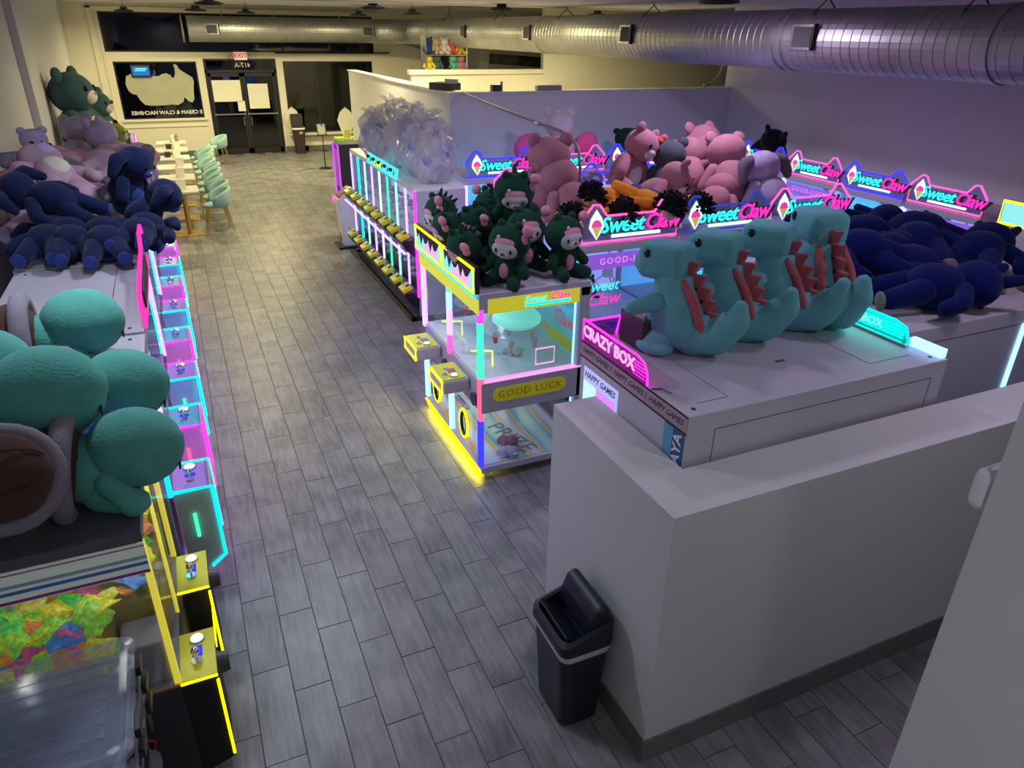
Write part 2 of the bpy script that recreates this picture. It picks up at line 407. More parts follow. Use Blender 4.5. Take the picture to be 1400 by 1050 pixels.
for (a, b) in ((1.10, 1.985), (1.995, 2.88)):
    lf = MB().bb(a, a + 0.07, Y0 + 0.04, Y0 + 0.09, 0.01, 2.16).bb(b - 0.07, b, Y0 + 0.04, Y0 + 0.09, 0.01, 2.16).bb(a, b, Y0 + 0.04, Y0 + 0.09, 2.07, 2.16).bb(a, b, Y0 + 0.04, Y0 + 0.09, 0.01, 0.14).build('door_leaf', M_BLACK, door)
    MB().bb(a + 0.07, b - 0.07, Y0 + 0.062, Y0 + 0.068, 0.14, 2.07).build('pane', M_GLASSW, lf)
    MB().bb(a + 0.03, b - 0.03, Y0 - 0.02, Y0 + 0.01, 1.07, 1.10).bb(a + 0.03, a + 0.06, Y0 - 0.01, Y0 + 0.05, 1.06, 1.11).bb(b - 0.06, b - 0.03, Y0 - 0.01, Y0 + 0.05, 1.06, 1.11).build('push_bar', M_STEEL, lf)
    hx = b - 0.1 if a < 1.5 else a + 0.1
    MB().tube([(hx, Y0 + 0.03, 1.0), (hx, Y0 - 0.03, 1.0), (hx, Y0 - 0.03, 0.78), (hx, Y0 + 0.03, 0.78)], 0.012, 6).build('pull_handle', M_STEEL, lf)
for (x0, x1, z0, z1) in ((1.17, 1.92, 1.42, 1.98), (2.10, 2.65, 1.22, 1.88), (1.78, 1.98, 1.16, 1.43)):
    p = MB().bb(x0, x1, Y0 + 0.034, Y0 + 0.038, z0, z1).build('taped_paper', M_PAPER, door)
text('unit_number', '417-A', mat('white_vinyl', (0.75, 0.75, 0.72), rough=0.6), door, (2.05, Y0 + 0.055, 2.355), (R90, 0, 0), size=0.17, shear=0.0, ext=0.001).scale = (-1, 1, 1)
# frosted logo patch and backwards shop lettering on the window
patch = [(-0.93, 2.10), (-0.80, 2.16), (-0.66, 2.10), (-0.50, 2.09), (-0.30, 2.09), (-0.13, 2.10), (-0.05, 2.15), (0.06, 2.17), (0.16, 2.12), (0.19, 2.05), (0.24, 2.06), (0.28, 2.16), (0.29, 2.30), (0.27, 2.37), (0.32, 2.40), (0.37, 2.35), (0.40, 2.27), (0.52, 2.18), (0.70, 2.06), (0.72, 1.95), (0.68, 1.75), (0.66, 1.50), (0.60, 1.42), (0.52, 1.44), (0.42, 1.56), (0.37, 1.44), (0.22, 1.36), (0.08, 1.38), (-0.12, 1.36), (-0.30, 1.36), (-0.46, 1.36), (-0.60, 1.38), (-0.70, 1.50), (-0.76, 1.64), (-0.86, 1.66), (-0.94, 1.74), (-0.98, 1.90)]
dec = MB().prism(patch, Y0 + 0.046, Y0 + 0.049, 'y').build('logo_decal', mat('frosted_vinyl', (0.42, 0.43, 0.33), rough=0.8, var=0.08, vscale=3))
tag(dec, 'large frosted cut out logo patch on the left shop window', 'decal')
lt = text('window_lettering', 'ICE CREAM & CLAW MACHINES', mat('white_vinyl', (0.75, 0.75, 0.72)), None, (-0.02, Y0 + 0.047, 1.17), (R90, 0, 0), size=0.135, ext=0.001, offset=0.003)
lt.scale = (-1, 1, 1); tag(lt, 'backwards white shop lettering along the foot of the logo window', 'lettering')
sg = thing('led_sign', 'small glowing blue sign hanging in the logo window', 'sign', (-0.55, Y0 - 0.03, 2.10))
MB().bb(-0.24, 0.24, 0, 0.05, -0.02, 0.28).build('housing', M_BLACK, sg, bevel=0.01)
MB().bb(-0.20, 0.20, -0.006, 0.0, 0.02, 0.24).build('screen', glow('blue_screen', (0.02, 0.16, 0.5), 1.1), sg)
MB().bb(-0.15, 0.12, -0.009, -0.006, 0.13, 0.15).bb(-0.12, 0.15, -0.009, -0.006, 0.17, 0.20).build('bright_bar', glow('blue_bright', (0.25, 0.7, 1.0), 1.2), sg)
# exit sign
ex = thing('exit_sign', 'white box exit sign with red letters over the double doors', 'sign', (2.02, Y0 - 0.05, 2.50))
MB().bb(-0.17, 0.17, -0.03, 0.05, 0, 0.20).build('body', mat('sign_white', (0.85, 0.8, 0.7), rough=0.5, emis=(1, 0.85, 0.7), estr=0.25), ex, bevel=0.008)
text('letters', 'EXIT', glow('exit_red', (0.9, 0.03, 0.02), 0.9), ex, (0, -0.033, 0.10), (R90, 0, 0), size=0.17, ext=0.002, offset=0.004)
for s in (-1, 1):
    MB().cyl((s * 0.25, -0.02, 0.09), (s * 0.25, -0.09, 0.07), 0.05, 0.055, 14).bb(s * 0.17, s * 0.24, -0.01, 0.03, 0.08, 0.11).build('lamp_head', M_STEEL, ex, smooth=False)

# ------------------------------------------------------------------ spiral duct
M_DUCT = mat('galvanised_duct', (0.48, 0.48, 0.48), rough=0.46, metal=1.0, var=0.12, vscale=3, bump=0.05, bscale=25)
du = thing('spiral_duct', 'large round galvanised spiral duct running under the ceiling', 'duct', (0, 0, 0))
DR, DZ = 0.30, 3.26
path = [];
y = -1.5
def ridge(path, pitch=0.115):
    """resample a path and give each turn of the seam a small raised rib"""
    out = []; rad = []
    L = [0]
    for a, b in zip(path, path[1:]): L.append(L[-1] + (Vector(b) - Vector(a)).length)
    def at(s):
        for k in range(len(L) - 1):
            if s <= L[k + 1]: 
                t = (s - L[k]) / max(L[k + 1] - L[k], 1e-6); return Vector(path[k]).lerp(Vector(path[k + 1]), t)
        return Vector(path[-1])
    n = int(L[-1] / pitch)
    for i in range(n):
        s = i * pitch
        for ds, dr in ((0.0, 0.0), (pitch * 0.86, 0.0), (pitch * 0.90, 0.005), (pitch * 0.96, 0.005)):
            if s + ds < L[-1]: out.append(at(s + ds)); rad.append(DR + dr)
    return out, rad
main = [(6.45, -1.5, DZ), (6.45, 20.9, DZ)]
p, rd = ridge(main); MB().tube(p, DR, 36, radii=rd).build('main_run', M_DUCT, du, smooth=False)
elb = [(6.45 - 1.0 + 1.0 * math.cos(a), 20.9 + 1.0 * math.sin(a), DZ) for a in [R90 * i / 8 for i in range(9)]]
MB().tube(elb, DR + 0.004, 36).build('elbow', M_DUCT, du, smooth=False)
p, rd = ridge([(5.45, 21.9, DZ), (0.62, 21.9, DZ)]); MB().tube(p, DR, 36, radii=rd).build('branch_run', M_DUCT, du, smooth=False)
for yy in (4.35, 6.72, 6.85, 12.9, 19.0):
    MB().cyl((6.45, yy - 0.035, DZ), (6.45, yy + 0.035, DZ), DR + 0.014, n=36, caps=True).build('coupling', M_DUCT, du)
MB().cyl((0.60, 21.9, DZ), (0.63, 21.9, DZ), DR + 0.012, n=36).build('end_cap', M_DUCT, du)
M_GREYF = mat('grille_fin', (0.14, 0.14, 0.15), rough=0.5)
M_GRD = mat('dark_grille', (0.05, 0.05, 0.055), rough=0.5)
def grille(p, n, along):
    """register on the duct's side at p, facing n"""
    n = Vector(n); al = Vector(along); up = n.cross(al).normalized()
    if up.z < 0: up = -up
    M = Matrix((al, up, n)).transposed()
    def tf(mb):
        mb.v = [tuple(Vector(p) + M @ Vector(q)) for q in mb.v]; return mb
    g = tf(MB().bb(-0.17, 0.17, -0.12, 0.12, -0.05, 0.012)).build('grille', M_STEEL, du)
    tf(MB().bb(-0.125, 0.125, -0.095, 0.095, 0.01, 0.016)).build('opening', M_GRD, g)
    s = MB()
    for i in range(9): s.bb(-0.12 + 0.03 * i - 0.003, -0.12 + 0.03 * i + 0.003, -0.095, 0.095, 0.014, 0.022)
    tag(tf(s).build('fins', M_GREYF, g), kind='stuff')
    tf(MB().bb(0.165, 0.185, -0.125, 0.125, 0.0, 0.05)).build('damper_bar', M_BLACK, g)
for yy in (6.37, 9.81, 13.16, 16.47):
    grille((6.45 - DR * 0.98, yy, DZ + 0.03), (-1, 0, 0.05), (0, -1, 0))
for xx in (5.3, 1.3): grille((xx, 21.9 - DR * 0.98, DZ), (0, -1, 0), (1, 0, 0))
for yy in (1.5, 4.7, 6.4, 9.6, 12.2, 15.0, 18.2):
    top = 3.70 if yy < 12.5 else 3.83
    MB().tube([(6.27, yy, DZ + 0.25), (6.45, yy, DZ + 0.40), (6.63, yy, DZ + 0.25)], 0.008, 5).cyl((6.45, yy, DZ + 0.40), (6.45, yy, top), 0.007, n=5).build('hanger', M_BLACK, du)
for xx in (4.6, 2.9, 1.6): MB().cyl((xx, 21.9, DZ + 0.29), (xx, 21.9, 3.83), 0.012, n=6).build('hanger', M_STEEL, du)

# ------------------------------------------------------------------ pendant lamps, and added fill lamps of the same make
lab = ['black round high bay lamp over the cafe tables', 'black round high bay lamp over the end of the two tier machines', 'black round high bay lamp beside the duct past the partition',
       'black round high bay lamp near the logo window', 'black round high bay lamp far back by the duct grille', 'added black fill lamp in front of the doors',
       'black round lamp with added violet light above the neon machines by the right wall', 'added black fill lamp over the aisle out of view', 'added black fill lamp over the box game out of view', 'added black fill lamp over the landing behind the viewer', 'added black fill lamp before the half wall out of view', 'added black fill lamp over the blue toys out of view', 'added black fill lamp over the turtle toys out of view', 'added black fill lamp near the storefront by the wall pipe', 'added black fill lamp over the kitchen behind the partition', 'added black fill lamp near the logo window by the wall']
for (x, y, z, w, c), lb in zip(LAMPS, lab):
    t = thing('high_bay_lamp', lb, 'lamp', (x, y, z), group='round ceiling lamps')
    MB().add(*(lambda n=28: ([(0.20 * math.cos(2 * math.pi * i / n), 0.20 * math.sin(2 * math.pi * i / n), 0.0) for i in range(n)] + [(0.205 * math.cos(2 * math.pi * i / n), 0.205 * math.sin(2 * math.pi * i / n), 0.03) for i in range(n)] + [(0.12 * math.cos(2 * math.pi * i / n), 0.12 * math.sin(2 * math.pi * i / n), 0.055) for i in range(n)] + [(0.165 * math.cos(2 * math.pi * i / n), 0.165 * math.sin(2 * math.pi * i / n), 0.0) for i in range(n)] + [(0.165 * math.cos(2 * math.pi * i / n), 0.165 * math.sin(2 * math.pi * i / n), 0.028) for i in range(n)],
        [(i, (i + 1) % n, n + (i + 1) % n, n + i) for i in range(n)] + [(n + i, n + (i + 1) % n, 2 * n + (i + 1) % n, 2 * n + i) for i in range(n)] + [tuple(range(2 * n, 3 * n))] + [(3 * n + i, 3 * n + (i + 1) % n, (i + 1) % n, i) for i in range(n)]))()).build('housing', M_BLACK, t)
    MB().cyl((0, 0, 0.0), (0, 0, 0.028), 0.165, n=28, caps=False).cyl((0, 0, 0.028), (0, 0, 0.030), 0.165, n=28).build('lightless_ring', mat('lightless_black', (0, 0, 0), rough=1.0, spec=0.0), t)  # pure black ring added so the recess shows none of its lamp's light
    MB().cyl((0, 0, 0.05), (0, 0, 0.10), 0.085, 0.075, 16).build('driver', M_BLACK, t)
    MB().tube([(-0.05, 0, 0.10), (-0.03, 0, 0.125), (0.03, 0, 0.125), (0.05, 0, 0.10)], 0.007, 6).cyl((0, 0, 0.12), (0, 0, (3.70 if y < 12.5 else 3.83) - z), 0.006, n=6).build('hook', M_BLACK, t)
# ------------------------------------------------------------------ machine materials
M_LILAC = mat('lilac_white_panel', (0.52, 0.50, 0.58), rough=0.4, var=0.02, vscale=2)
M_GREYP = mat('grey_panel', (0.30, 0.29, 0.32), rough=0.45, var=0.03, vscale=3)
M_TOPP = mat('cabinet_top_panel', (0.42, 0.40, 0.45), rough=0.5, var=0.04, vscale=3)
M_DARKP = mat('charcoal_panel', (0.035, 0.036, 0.042), rough=0.45, var=0.05)
M_GLASS = sheet('clear_pane', (0.95, 0.97, 1.0), gloss=0.07, grough=0.03)
M_ACRY = sheet('blue_acrylic', (0.70, 0.74, 0.92), gloss=0.08, grough=0.1, haze=0.22, hcol=(0.5, 0.55, 0.85))
M_YEL = mat('yellow_plate', (0.62, 0.60, 0.02), rough=0.35, var=0.03, emis=(0.6, 0.6, 0.0), estr=0.10)
M_WHITE = mat('white_plastic', (0.82, 0.82, 0.84), rough=0.35)
M_SCRB = glow('console_screen', (0.03, 0.05, 0.75), 1.0)
G = {
    'cyan': glow('cyan_tube', (0.0, 0.80, 0.85), 3.2), 'mag': glow('magenta_tube', (1.0, 0.02, 0.70), 3.0),
    'pink': glow('pink_tube', (1.0, 0.08, 0.36), 1.8), 'blue': glow('blue_tube', (0.02, 0.02, 1.0), 2.5),
    'yel': glow('yellow_tube', (1.0, 0.86, 0.0), 2.4), 'vio': glow('violet_tube', (0.36, 0.03, 1.0), 2.4),
    'white': glow('white_tube', (0.75, 0.85, 1.0), 1.4), 'ice': glow('ice_tube', (0.25, 0.55, 1.0), 2.2),
    'green': glow('green_tube', (0.05, 0.95, 0.45), 1.3), 'red': glow('red_tube', (1.0, 0.12, 0.25), 1.2),
    'lil': glow('lilac_tube', (0.5, 0.28, 1.0), 2.2), 'dblue': glow('dark_blue_tube', (0.03, 0.08, 0.55), 0.7),
}
M_CYTX = glow('cyan_letters', (0.03, 0.80, 0.76), 1.3)
M_PKTX = glow('pink_letters', (0.95, 0.03, 0.42), 1.2)
M_WHTX = glow('white_letters', (0.75, 0.95, 0.95), 1.0)
M_VBACK = mat('violet_backlit', (0.3, 0.15, 0.5), rough=0.5, emis=(0.28, 0.10, 0.75), estr=0.5, var=0.1)
M_CBACK = mat('cyan_backlit', (0.1, 0.35, 0.5), rough=0.5, emis=(0.05, 0.42, 0.80), estr=0.75, var=0.1)
M_LBACK = mat('lavender_backlit', (0.4, 0.4, 0.6), rough=0.5, emis=(0.34, 0.38, 0.95), estr=0.65)
M_PKB = mat('pink_scoop', (0.7, 0.05, 0.3), rough=0.5, emis=(0.9, 0.05, 0.4), estr=0.6)
M_CONE = mat('waffle_cone', (0.6, 0.42, 0.15), rough=0.6, emis=(0.7, 0.5, 0.15), estr=0.5)
M_INK = mat('black_ink', (0.01, 0.01, 0.012), rough=0.6)

def joystick(parent, x, y, z, s=1.0):
    """chrome ball stick, white push button and small blue screen on a console top"""
    j = MB().cyl((x, y, z), (x, y, z + 0.012 * s), 0.030 * s, 0.026 * s, 16).cyl((x, y, z + 0.012 * s), (x, y, z + 0.06 * s), 0.006 * s, n=8).build('stick', M_CHROME, parent)
    MB().ell((x, y, z + 0.07 * s), (0.020 * s, 0.020 * s, 0.022 * s), nu=14, nv=8).build('ball', M_CHROME, j, smooth=True)
def button(parent, x, y, z, r=0.034):
    MB().cyl((x, y, z), (x, y, z + 0.010), r * 1.15, r * 1.1, 18).build('button_ring', M_STEEL, parent)
    MB().ell((x, y, z + 0.010), (r, r, 0.014), nu=16, nv=8).build('push_button', glow('button_lit', (0.9, 0.95, 1.0), 0.85), parent, smooth=True)

# ------------------------------------------------------------------ neon topped claw machine (faces local -y)
HDR = [(-0.48, 0.0), (0.48, 0.0), (0.49, 0.19), (0.37, 0.315), (0.31, 0.31), (0.24, 0.215), (-0.24, 0.215), (-0.31, 0.31), (-0.37, 0.315), (-0.49, 0.19)]
def sign(parent, x, y, z, w, tube, rotx=0.0):
    sg = MB().prism([(a * w, b * w) for a, b in HDR], -0.004, 0.004, 'y').build('sign_panel', M_ACRY, parent)
    sg.location = (x, y, z); sg.rotation_euler = (rotx, 0, 0)
    MB().tube([(a * w, 0, b * w) for a, b in HDR], 0.011, 6, closed=True).build('neon_outline', tube, sg)
    text('lettering_dark', 'Sweet Claw', M_INK, sg, (0.105 * w, -0.0075, 0.130 * w), (R90, 0, 0), size=0.185 * w, shear=0.28, ext=0.001, offset=0.014, spacing=0.95)
    text('lettering_sweet', 'Sweet', M_CYTX, sg, (-0.098 * w, -0.014, 0.132 * w), (R90, 0, 0), size=0.185 * w, shear=0.28, ext=0.002, offset=0.0045, spacing=0.95)
    text('lettering_claw', 'Claw', M_PKTX, sg, (0.315 * w, -0.014, 0.132 * w), (R90, 0, 0), size=0.185 * w, shear=0.28, ext=0.002, offset=0.0045, spacing=0.95)
    MB().bb(-0.20 * w, 0.30 * w, -0.016, -0.010, 0.028 * w, 0.056 * w).build('underline_bar', M_WHTX, sg)
    cx = -0.345 * w
    MB().prism([(cx, 0.02 * w), (cx + 0.075 * w, 0.125 * w), (cx + 0.055 * w, 0.20 * w), (cx, 0.275 * w), (cx - 0.055 * w, 0.20 * w), (cx - 0.075 * w, 0.125 * w)], -0.009, -0.006, 'y').build('cone_backing', M_WHTX, sg)
    MB().prism([(cx, 0.035 * w), (cx + 0.045 * w, 0.13 * w), (cx - 0.045 * w, 0.13 * w)], -0.013, -0.009, 'y').build('cone', M_CONE, sg)
    MB().prism([(cx + 0.05 * w * math.cos(a), 0.13 * w + 0.06 * w * math.sin(a)) for a in [math.pi * i / 8 for i in range(9)]], -0.014, -0.009, 'y').build('scoop', M_PKB, sg)
    return sg
def neon_machine(label, loc, rotz, w, tube, band, posts, back=0.85, group='neon topped claw machines'):
    t = thing('claw_machine', label, 'claw machine', loc, rotz, group)
    h = w / 2 - 0.015
    MB().bb(-h, h, 0.02, back, 0.06, 0.80).build('base_cabinet', M_LILAC, t, bevel=0.01)
    for sx in (-1, 1):
        for yy in (0.08, back - 0.06): MB().cyl((sx * (h - 0.06), yy, 0), (sx * (h - 0.06), yy, 0.06), 0.025, n=10).build('foot', M_BLACK, t)
    MB().bb(-h, h, 0.0, back, 1.52, 1.60).build('top_cap', M_LILAC, t, bevel=0.008)
    bk = M_VBACK if band == 'vio' else M_CBACK
    MB().bb(-h + 0.03, h - 0.03, back - 0.04, back - 0.02, 0.80, 1.52).build('back_panel', M_LBACK if band == 'vio' else M_CBACK, t)
    bd = MB().bb(-h + 0.04, h - 0.04, 0.005, 0.02, 1.36, 1.50).build('luck_band', bk, t)
    text('luck_lettering', 'GOOD-LUCK', glow('luck_pink', (0.75, 0.25, 0.9), 1.0) if band == 'vio' else glow('luck_cyan', (0.10, 0.75, 0.9), 0.9), bd, (0, 0.0, 1.43), (R90, 0, 0), size=0.085, ext=0.001, spacing=1.3)
    for sx, p in ((-1, posts[0]), (1, posts[1])):
        MB().bb(sx * h - 0.014, sx * h + 0.014, -0.004, 0.03, 0.80, 1.52).build('led_post', G[p], t)
        MB().bb(sx * h - 0.015, sx * h + 0.015, back - 0.03, back, 0.80, 1.52).build('rear_post', M_LILAC, t)
        MB().bb(sx * h - 0.003, sx * h + 0.003, 0.03, back - 0.03, 0.80, 1.52).build('side_pane', M_GLASS, t)
    MB().bb(-h + 0.014, h - 0.014, 0.0, 0.006, 0.80, 1.36).build('front_pane', M_GLASS, t)
    text('window_sweet', 'Sweet', M_CYTX, t, (-h + 0.24, -0.003, 1.20), (R90, 0, 0), size=0.15, shear=0.28, ext=0.001)
    text('window_claw', 'Claw', M_PKTX, t, (-h + 0.27, -0.003, 1.07), (R90, 0, 0), size=0.17, shear=0.28, ext=0.001)
    MB().bb(-h + 0.05, h - 0.05, 0.10, 0.13, 1.50, 1.52).build('led_strip', G['white'], t)
    cn = MB().bb(-0.22, 0.22, -0.20, 0.02, 0.66, 0.82).build('console', M_LILAC, t, bevel=0.015)
    MB().bb(-0.20, 0.20, -0.19, 0.0, 0.82, 0.826).build('console_plate', G['dblue'], cn)
    joystick(cn, -0.06, -0.09, 0.826); button(cn, 0.08, -0.09, 0.826)
    # claw gantry
    cl = MB().bb(-h + 0.04, h - 0.04, 0.40, 0.44, 1.44, 1.47).build('gantry_rail', M_STEEL, t)
    MB().cyl((0.05, 0.42, 1.44), (0.05, 0.42, 1.22), 0.012, n=8).cyl((0.05, 0.42, 1.22), (0.05, 0.42, 1.14), 0.05, 0.06, 14).build('claw_hub', M_WHITE, cl)
    for k in range(3):
        a = k * 2.094 + 0.4
        MB().tube([(0.05 + 0.04 * math.cos(a), 0.42 + 0.04 * math.sin(a), 1.15), (0.05 + 0.12 * math.cos(a), 0.42 + 0.12 * math.sin(a), 1.08), (0.05 + 0.05 * math.cos(a), 0.42 + 0.05 * math.sin(a), 0.98)], 0.007, 6).build('claw_prong', M_CHROME, cl)
    sign(t, 0, 0.0, 1.62, w * 0.985, tube, rotx=-0.10)
    return t

# island in the middle: three facing the viewer
MIDX = [3.10 + 0.535, 3.10 + 1.605, 3.10 + 2.675]
neon_machine('pink edged claw machine behind the rag dolls in the middle island', (MIDX[0], 5.46, 0), 0, 1.06, G['pink'], 'vio', ('cyan', 'lil'), back=1.0)
neon_machine('blue edged claw machine in the middle island between two pink edged ones', (MIDX[1], 5.46, 0), 0, 1.06, G['dblue'], 'cy', ('lil', 'ice'), back=1.0)
neon_machine('pink edged claw machine of the middle island under the lilac long eared toy', (MIDX[2], 5.46, 0), 0, 1.06, G['pink'], 'vio', ('lil', 'lil'), back=1.0)
# their backs: three facing away
for i, lb in enumerate(('claw machine behind the big pink bears, facing the partition', 'claw machine behind the grey eared toys, facing the partition', 'claw machine at the far end of the island, facing the partition')):
    neon_machine(lb, (MIDX[i], 7.48, 0), math.pi, 1.06, G['blue' if i % 2 else 'pink'], 'vio', ('lil', 'ice'), back=1.0)
# row along the partition
for i, (tb, lb) in enumerate((('blue', 'blue edged claw machine by the partition corner beside the bagged toys'), ('pink', 'pink edged claw machine under the white toy with pink wings'), ('blue', 'blue edged claw machine behind the pink bears along the partition'), ('pink', 'pink edged claw machine at the end of the partition row'))):
    neon_machine(lb, (3.28 + 0.52 + 1.04 * i, 8.80, 0), 0, 1.02, G[tb], 'cy' if i % 2 == 0 else 'vio', ('lil', 'ice'), back=0.9)
# row along the right wall
for i, (tb, lb) in enumerate((('blue', 'blue edged claw machine under the black toy by the tall wall'), ('pink', 'pink edged claw machine second in the row along the tall wall'), ('blue', 'blue edged claw machine third in the row along the tall wall'), ('pink', 'pink edged claw machine nearest in the row along the tall wall'))):
    neon_machine(lb, (7.60, 8.26 - 0.97 * i, 0), -R90, 0.95, G[tb], 'cy' if i % 2 == 0 else 'vio', ('lil', 'ice'), back=0.88)

# ------------------------------------------------------------------ twin claw machine standing alone (faces -X)
def twin():
    t = thing('twin_claw_machine', 'white twin claw machine with yellow trim standing alone by the aisle', 'claw machine', (1.81, 5.29, 0), -R90)
    W, D = 1.43, 0.92; h = W / 2      # local x: +h is the side facing the viewer
    for sx in (-1, 0.0, 1):
        for yy in (0.06, D - 0.06):
            cst = MB().bb(sx * (h - 0.05) - 0.015, sx * (h - 0.05) + 0.015, yy - 0.03, yy + 0.03, 0.045, 0.065).build('caster', M_WHITE, t)
            MB().cyl((sx * (h - 0.05) - 0.012, yy, 0.026), (sx * (h - 0.05) + 0.012, yy, 0.026), 0.026, n=16).build('wheel', M_WHITE, cst)
    MB().bb(-h, h, 0, D, 0.065, 0.125).build('base_frame', M_LILAC, t, bevel=0.006)
    MB().bb(-h - 0.004, h + 0.004, -0.012, 0.0, 0.075, 0.092).build('base_led', G['yel'], t)
    MB().bb(-h + 0.05, h - 0.05, -0.006, 0.03, 0.050, 0.060).build('under_glow', glow('yellow_under', (1.0, 0.85, 0.0), 15.0), t)
    holo = bpy.data.materials.new('prize_floor'); holo.use_nodes = True
    nt = holo.node_tree; b = nt.nodes['Principled BSDF']
    tc = nt.nodes.new('ShaderNodeTexCoord'); wv = nt.nodes.new('ShaderNodeTexWave'); wv.inputs['Scale'].default_value = 0.9; wv.inputs['Distortion'].default_value = 1.5; wv.wave_type = 'RINGS'
    cr = nt.nodes.new('ShaderNodeValToRGB')
    els = [(0.0, (0.75, 0.95, 0.75)), (0.25, (0.35, 0.9, 0.5)), (0.45, (0.2, 0.5, 0.95)), (0.62, (0.9, 0.9, 0.2)), (0.78, (0.95, 0.5, 0.2)), (1.0, (0.7, 0.9, 0.85))]
    cr.color_ramp.elements[0].color = (*els[0][1], 1); cr.color_ramp.elements[1].color = (*els[-1][1], 1)
    for p, c in els[1:-1]:
        e = cr.color_ramp.elements.new(p); e.color = (*c, 1)
    nt.links.new(tc.outputs['Object'], wv.inputs['Vector']); nt.links.new(wv.outputs[0], cr.inputs[0]); nt.links.new(cr.outputs[0], b.inputs['Base Color']); b.inputs['Roughness'].default_value = 0.3
    fl = MB().bb(-h + 0.03, h - 0.03, 0.03, D - 0.03, 0.125, 0.13).build('prize_floor', holo, t)
    text('prize_lettering', 'PRIZE', mat('grey_outline', (0.2, 0.25, 0.3), rough=0.5), fl, (h - 0.36, 0.42, 0.131), (0, 0, 0.25), size=0.22, ext=0.001)
    # posts: LED strips up the front corners, changing colour along their height
    cols = [('blue', 0.125, 0.55), ('red', 0.55, 0.92), ('green', 0.92, 1.37), ('vio', 1.37, 1.56)]
    for xx in (h - 0.03, 0.0, -h + 0.03):
        cc = cols if xx > 0.3 else ([('ice', 0.125, 0.62), ('pink', 0.85, 1.02), ('lil', 1.02, 1.25), ('ice', 1.25, 1.40), ('green', 1.40, 1.56)] if xx == 0 else [('ice', 0.125, 0.62), ('lil', 0.85, 1.56)])
        for (c, z0, z1) in cc:
            MB().bb(xx - 0.027, xx + 0.027, -0.012, 0.03, z0, z1).build('led_post', G[c], t, bevel=0.01)
    for xx in (h - 0.03, -h + 0.03):
        MB().bb(xx - 0.03, xx + 0.03, D - 0.09, D, 0.125, 1.56).build('rear_post', M_LILAC, t, bevel=0.008)
        MB().bb(xx - 0.035 if xx > 0 else xx + 0.028, xx - 0.028 if xx > 0 else xx + 0.035, D - 0.105, D - 0.09, 0.125, 1.5).build('post_edge', G['ice'], t)
    # prize box fronts, belt and tray
    MB().bb(-h + 0.03, h, 0.005, D - 0.03, 0.62, 0.88).build('belt', M_LILAC, t, bevel=0.006)
    MB().bb(-h + 0.04, h - 0.04, 0.02, D - 0.04, 0.88, 0.89).build('tray', M_WHITE, t)
    MB().bb(h - 0.05, h + 0.004, 0.03, D - 0.04, 0.884, 0.894).build('belt_led', glow('soft_pink_tube', (1.0, 0.35, 0.8), 1.1), t)
    MB().bb(-h + 0.02, h - 0.02, -0.004, 0.004, 0.90, 1.48).build('front_pane', M_GLASS, t)
    MB().bb(-h + 0.02, h - 0.02, -0.002, 0.004, 0.13, 0.62).build('lower_front_pane', M_GLASS, t)
    for xx in (h - 0.006, -h + 0.006):
        MB().bb(xx - 0.003, xx + 0.003, 0.03, D - 0.09, 0.90, 1.48).build('side_pane', M_GLASS, t)
        MB().bb(xx - 0.003, xx + 0.003, 0.03, D - 0.09, 0.13, 0.62).build('lower_side_pane', M_GLASS, t)
    MB().bb(-0.004, 0.004, 0.02, D - 0.06, 0.90, 1.48).build('divider_pane', M_GLASS, t)
    poster = mat('teal_poster', (0.10, 0.40, 0.42), rough=0.5, var=0.35, vscale=5, emis=(0.08, 0.42, 0.45), estr=0.35)
    bp = MB().bb(-h + 0.06, h - 0.06, D - 0.05, D - 0.04, 0.90, 1.48).build('back_poster', poster, t)
    text('poster_lettering', 'Sweet', mat('poster_blue', (0.1, 0.45, 0.8), emis=(0.1, 0.5, 0.9), estr=0.5), bp, (h - 0.36, D - 0.055, 1.28), (R90, 0, 0), size=0.15, shear=0.3, ext=0.001)
    text('poster_lettering', 'Claw', mat('poster_red', (0.6, 0.03, 0.1), emis=(0.7, 0.03, 0.12), estr=0.5), bp, (h - 0.33, D - 0.055, 1.17), (R90, 0, 0), size=0.17, shear=0.3, ext=0.001)
    MB().bb(-h + 0.07, h - 0.07, D - 0.056, D - 0.05, 0.93, 1.04).build('poster_stripe', M_YEL, bp)
    # top cap with printed yellow band
    MB().bb(-h, h, -0.01, D, 1.48, 1.60).build('top_cap', M_LILAC, t, bevel=0.006)
    yb = MB().bb(h, h + 0.003, 0.06, D - 0.10, 1.44, 1.555).build('yellow_band', mat('yellow_print', (0.75, 0.72, 0.05), rough=0.5, emis=(0.8, 0.75, 0.02), estr=0.35), t)
    text('band_lettering', 'Sweet', M_CYTX, yb, (h + 0.005, 0.44, 1.515), (R90, 0, R90), size=0.075, shear=0.3, ext=0.001, offset=0.001)
    text('band_lettering', 'Claw', M_PKTX, yb, (h + 0.005, 0.65, 1.52), (R90, 0, R90), size=0.085, shear=0.3, ext=0.001, offset=0.001)
    MB().bb(h + 0.003, h + 0.005, 0.36, 0.74, 1.463, 1.482).build('band_bar', G['cyan'], yb)
    MB().bb(-h, h, -0.014, -0.008, 1.44, 1.555).build('front_yellow_band', MATS['yellow_print'], t)
    # GOOD LUCK oval on the belt side
    pts = []
    for i in range(9): a = -R90 + math.pi * i / 8; pts.append((0.68 + 0.06 * math.cos(a), 0.765 + 0.06 * math.sin(a)))
    for i in range(9): a = R90 + math.pi * i / 8; pts.append((0.16 + 0.06 * math.cos(a), 0.765 + 0.06 * math.sin(a)))
    ov = MB().prism(pts, h, h + 0.004, 'x').build('luck_plate', M_YEL, t)
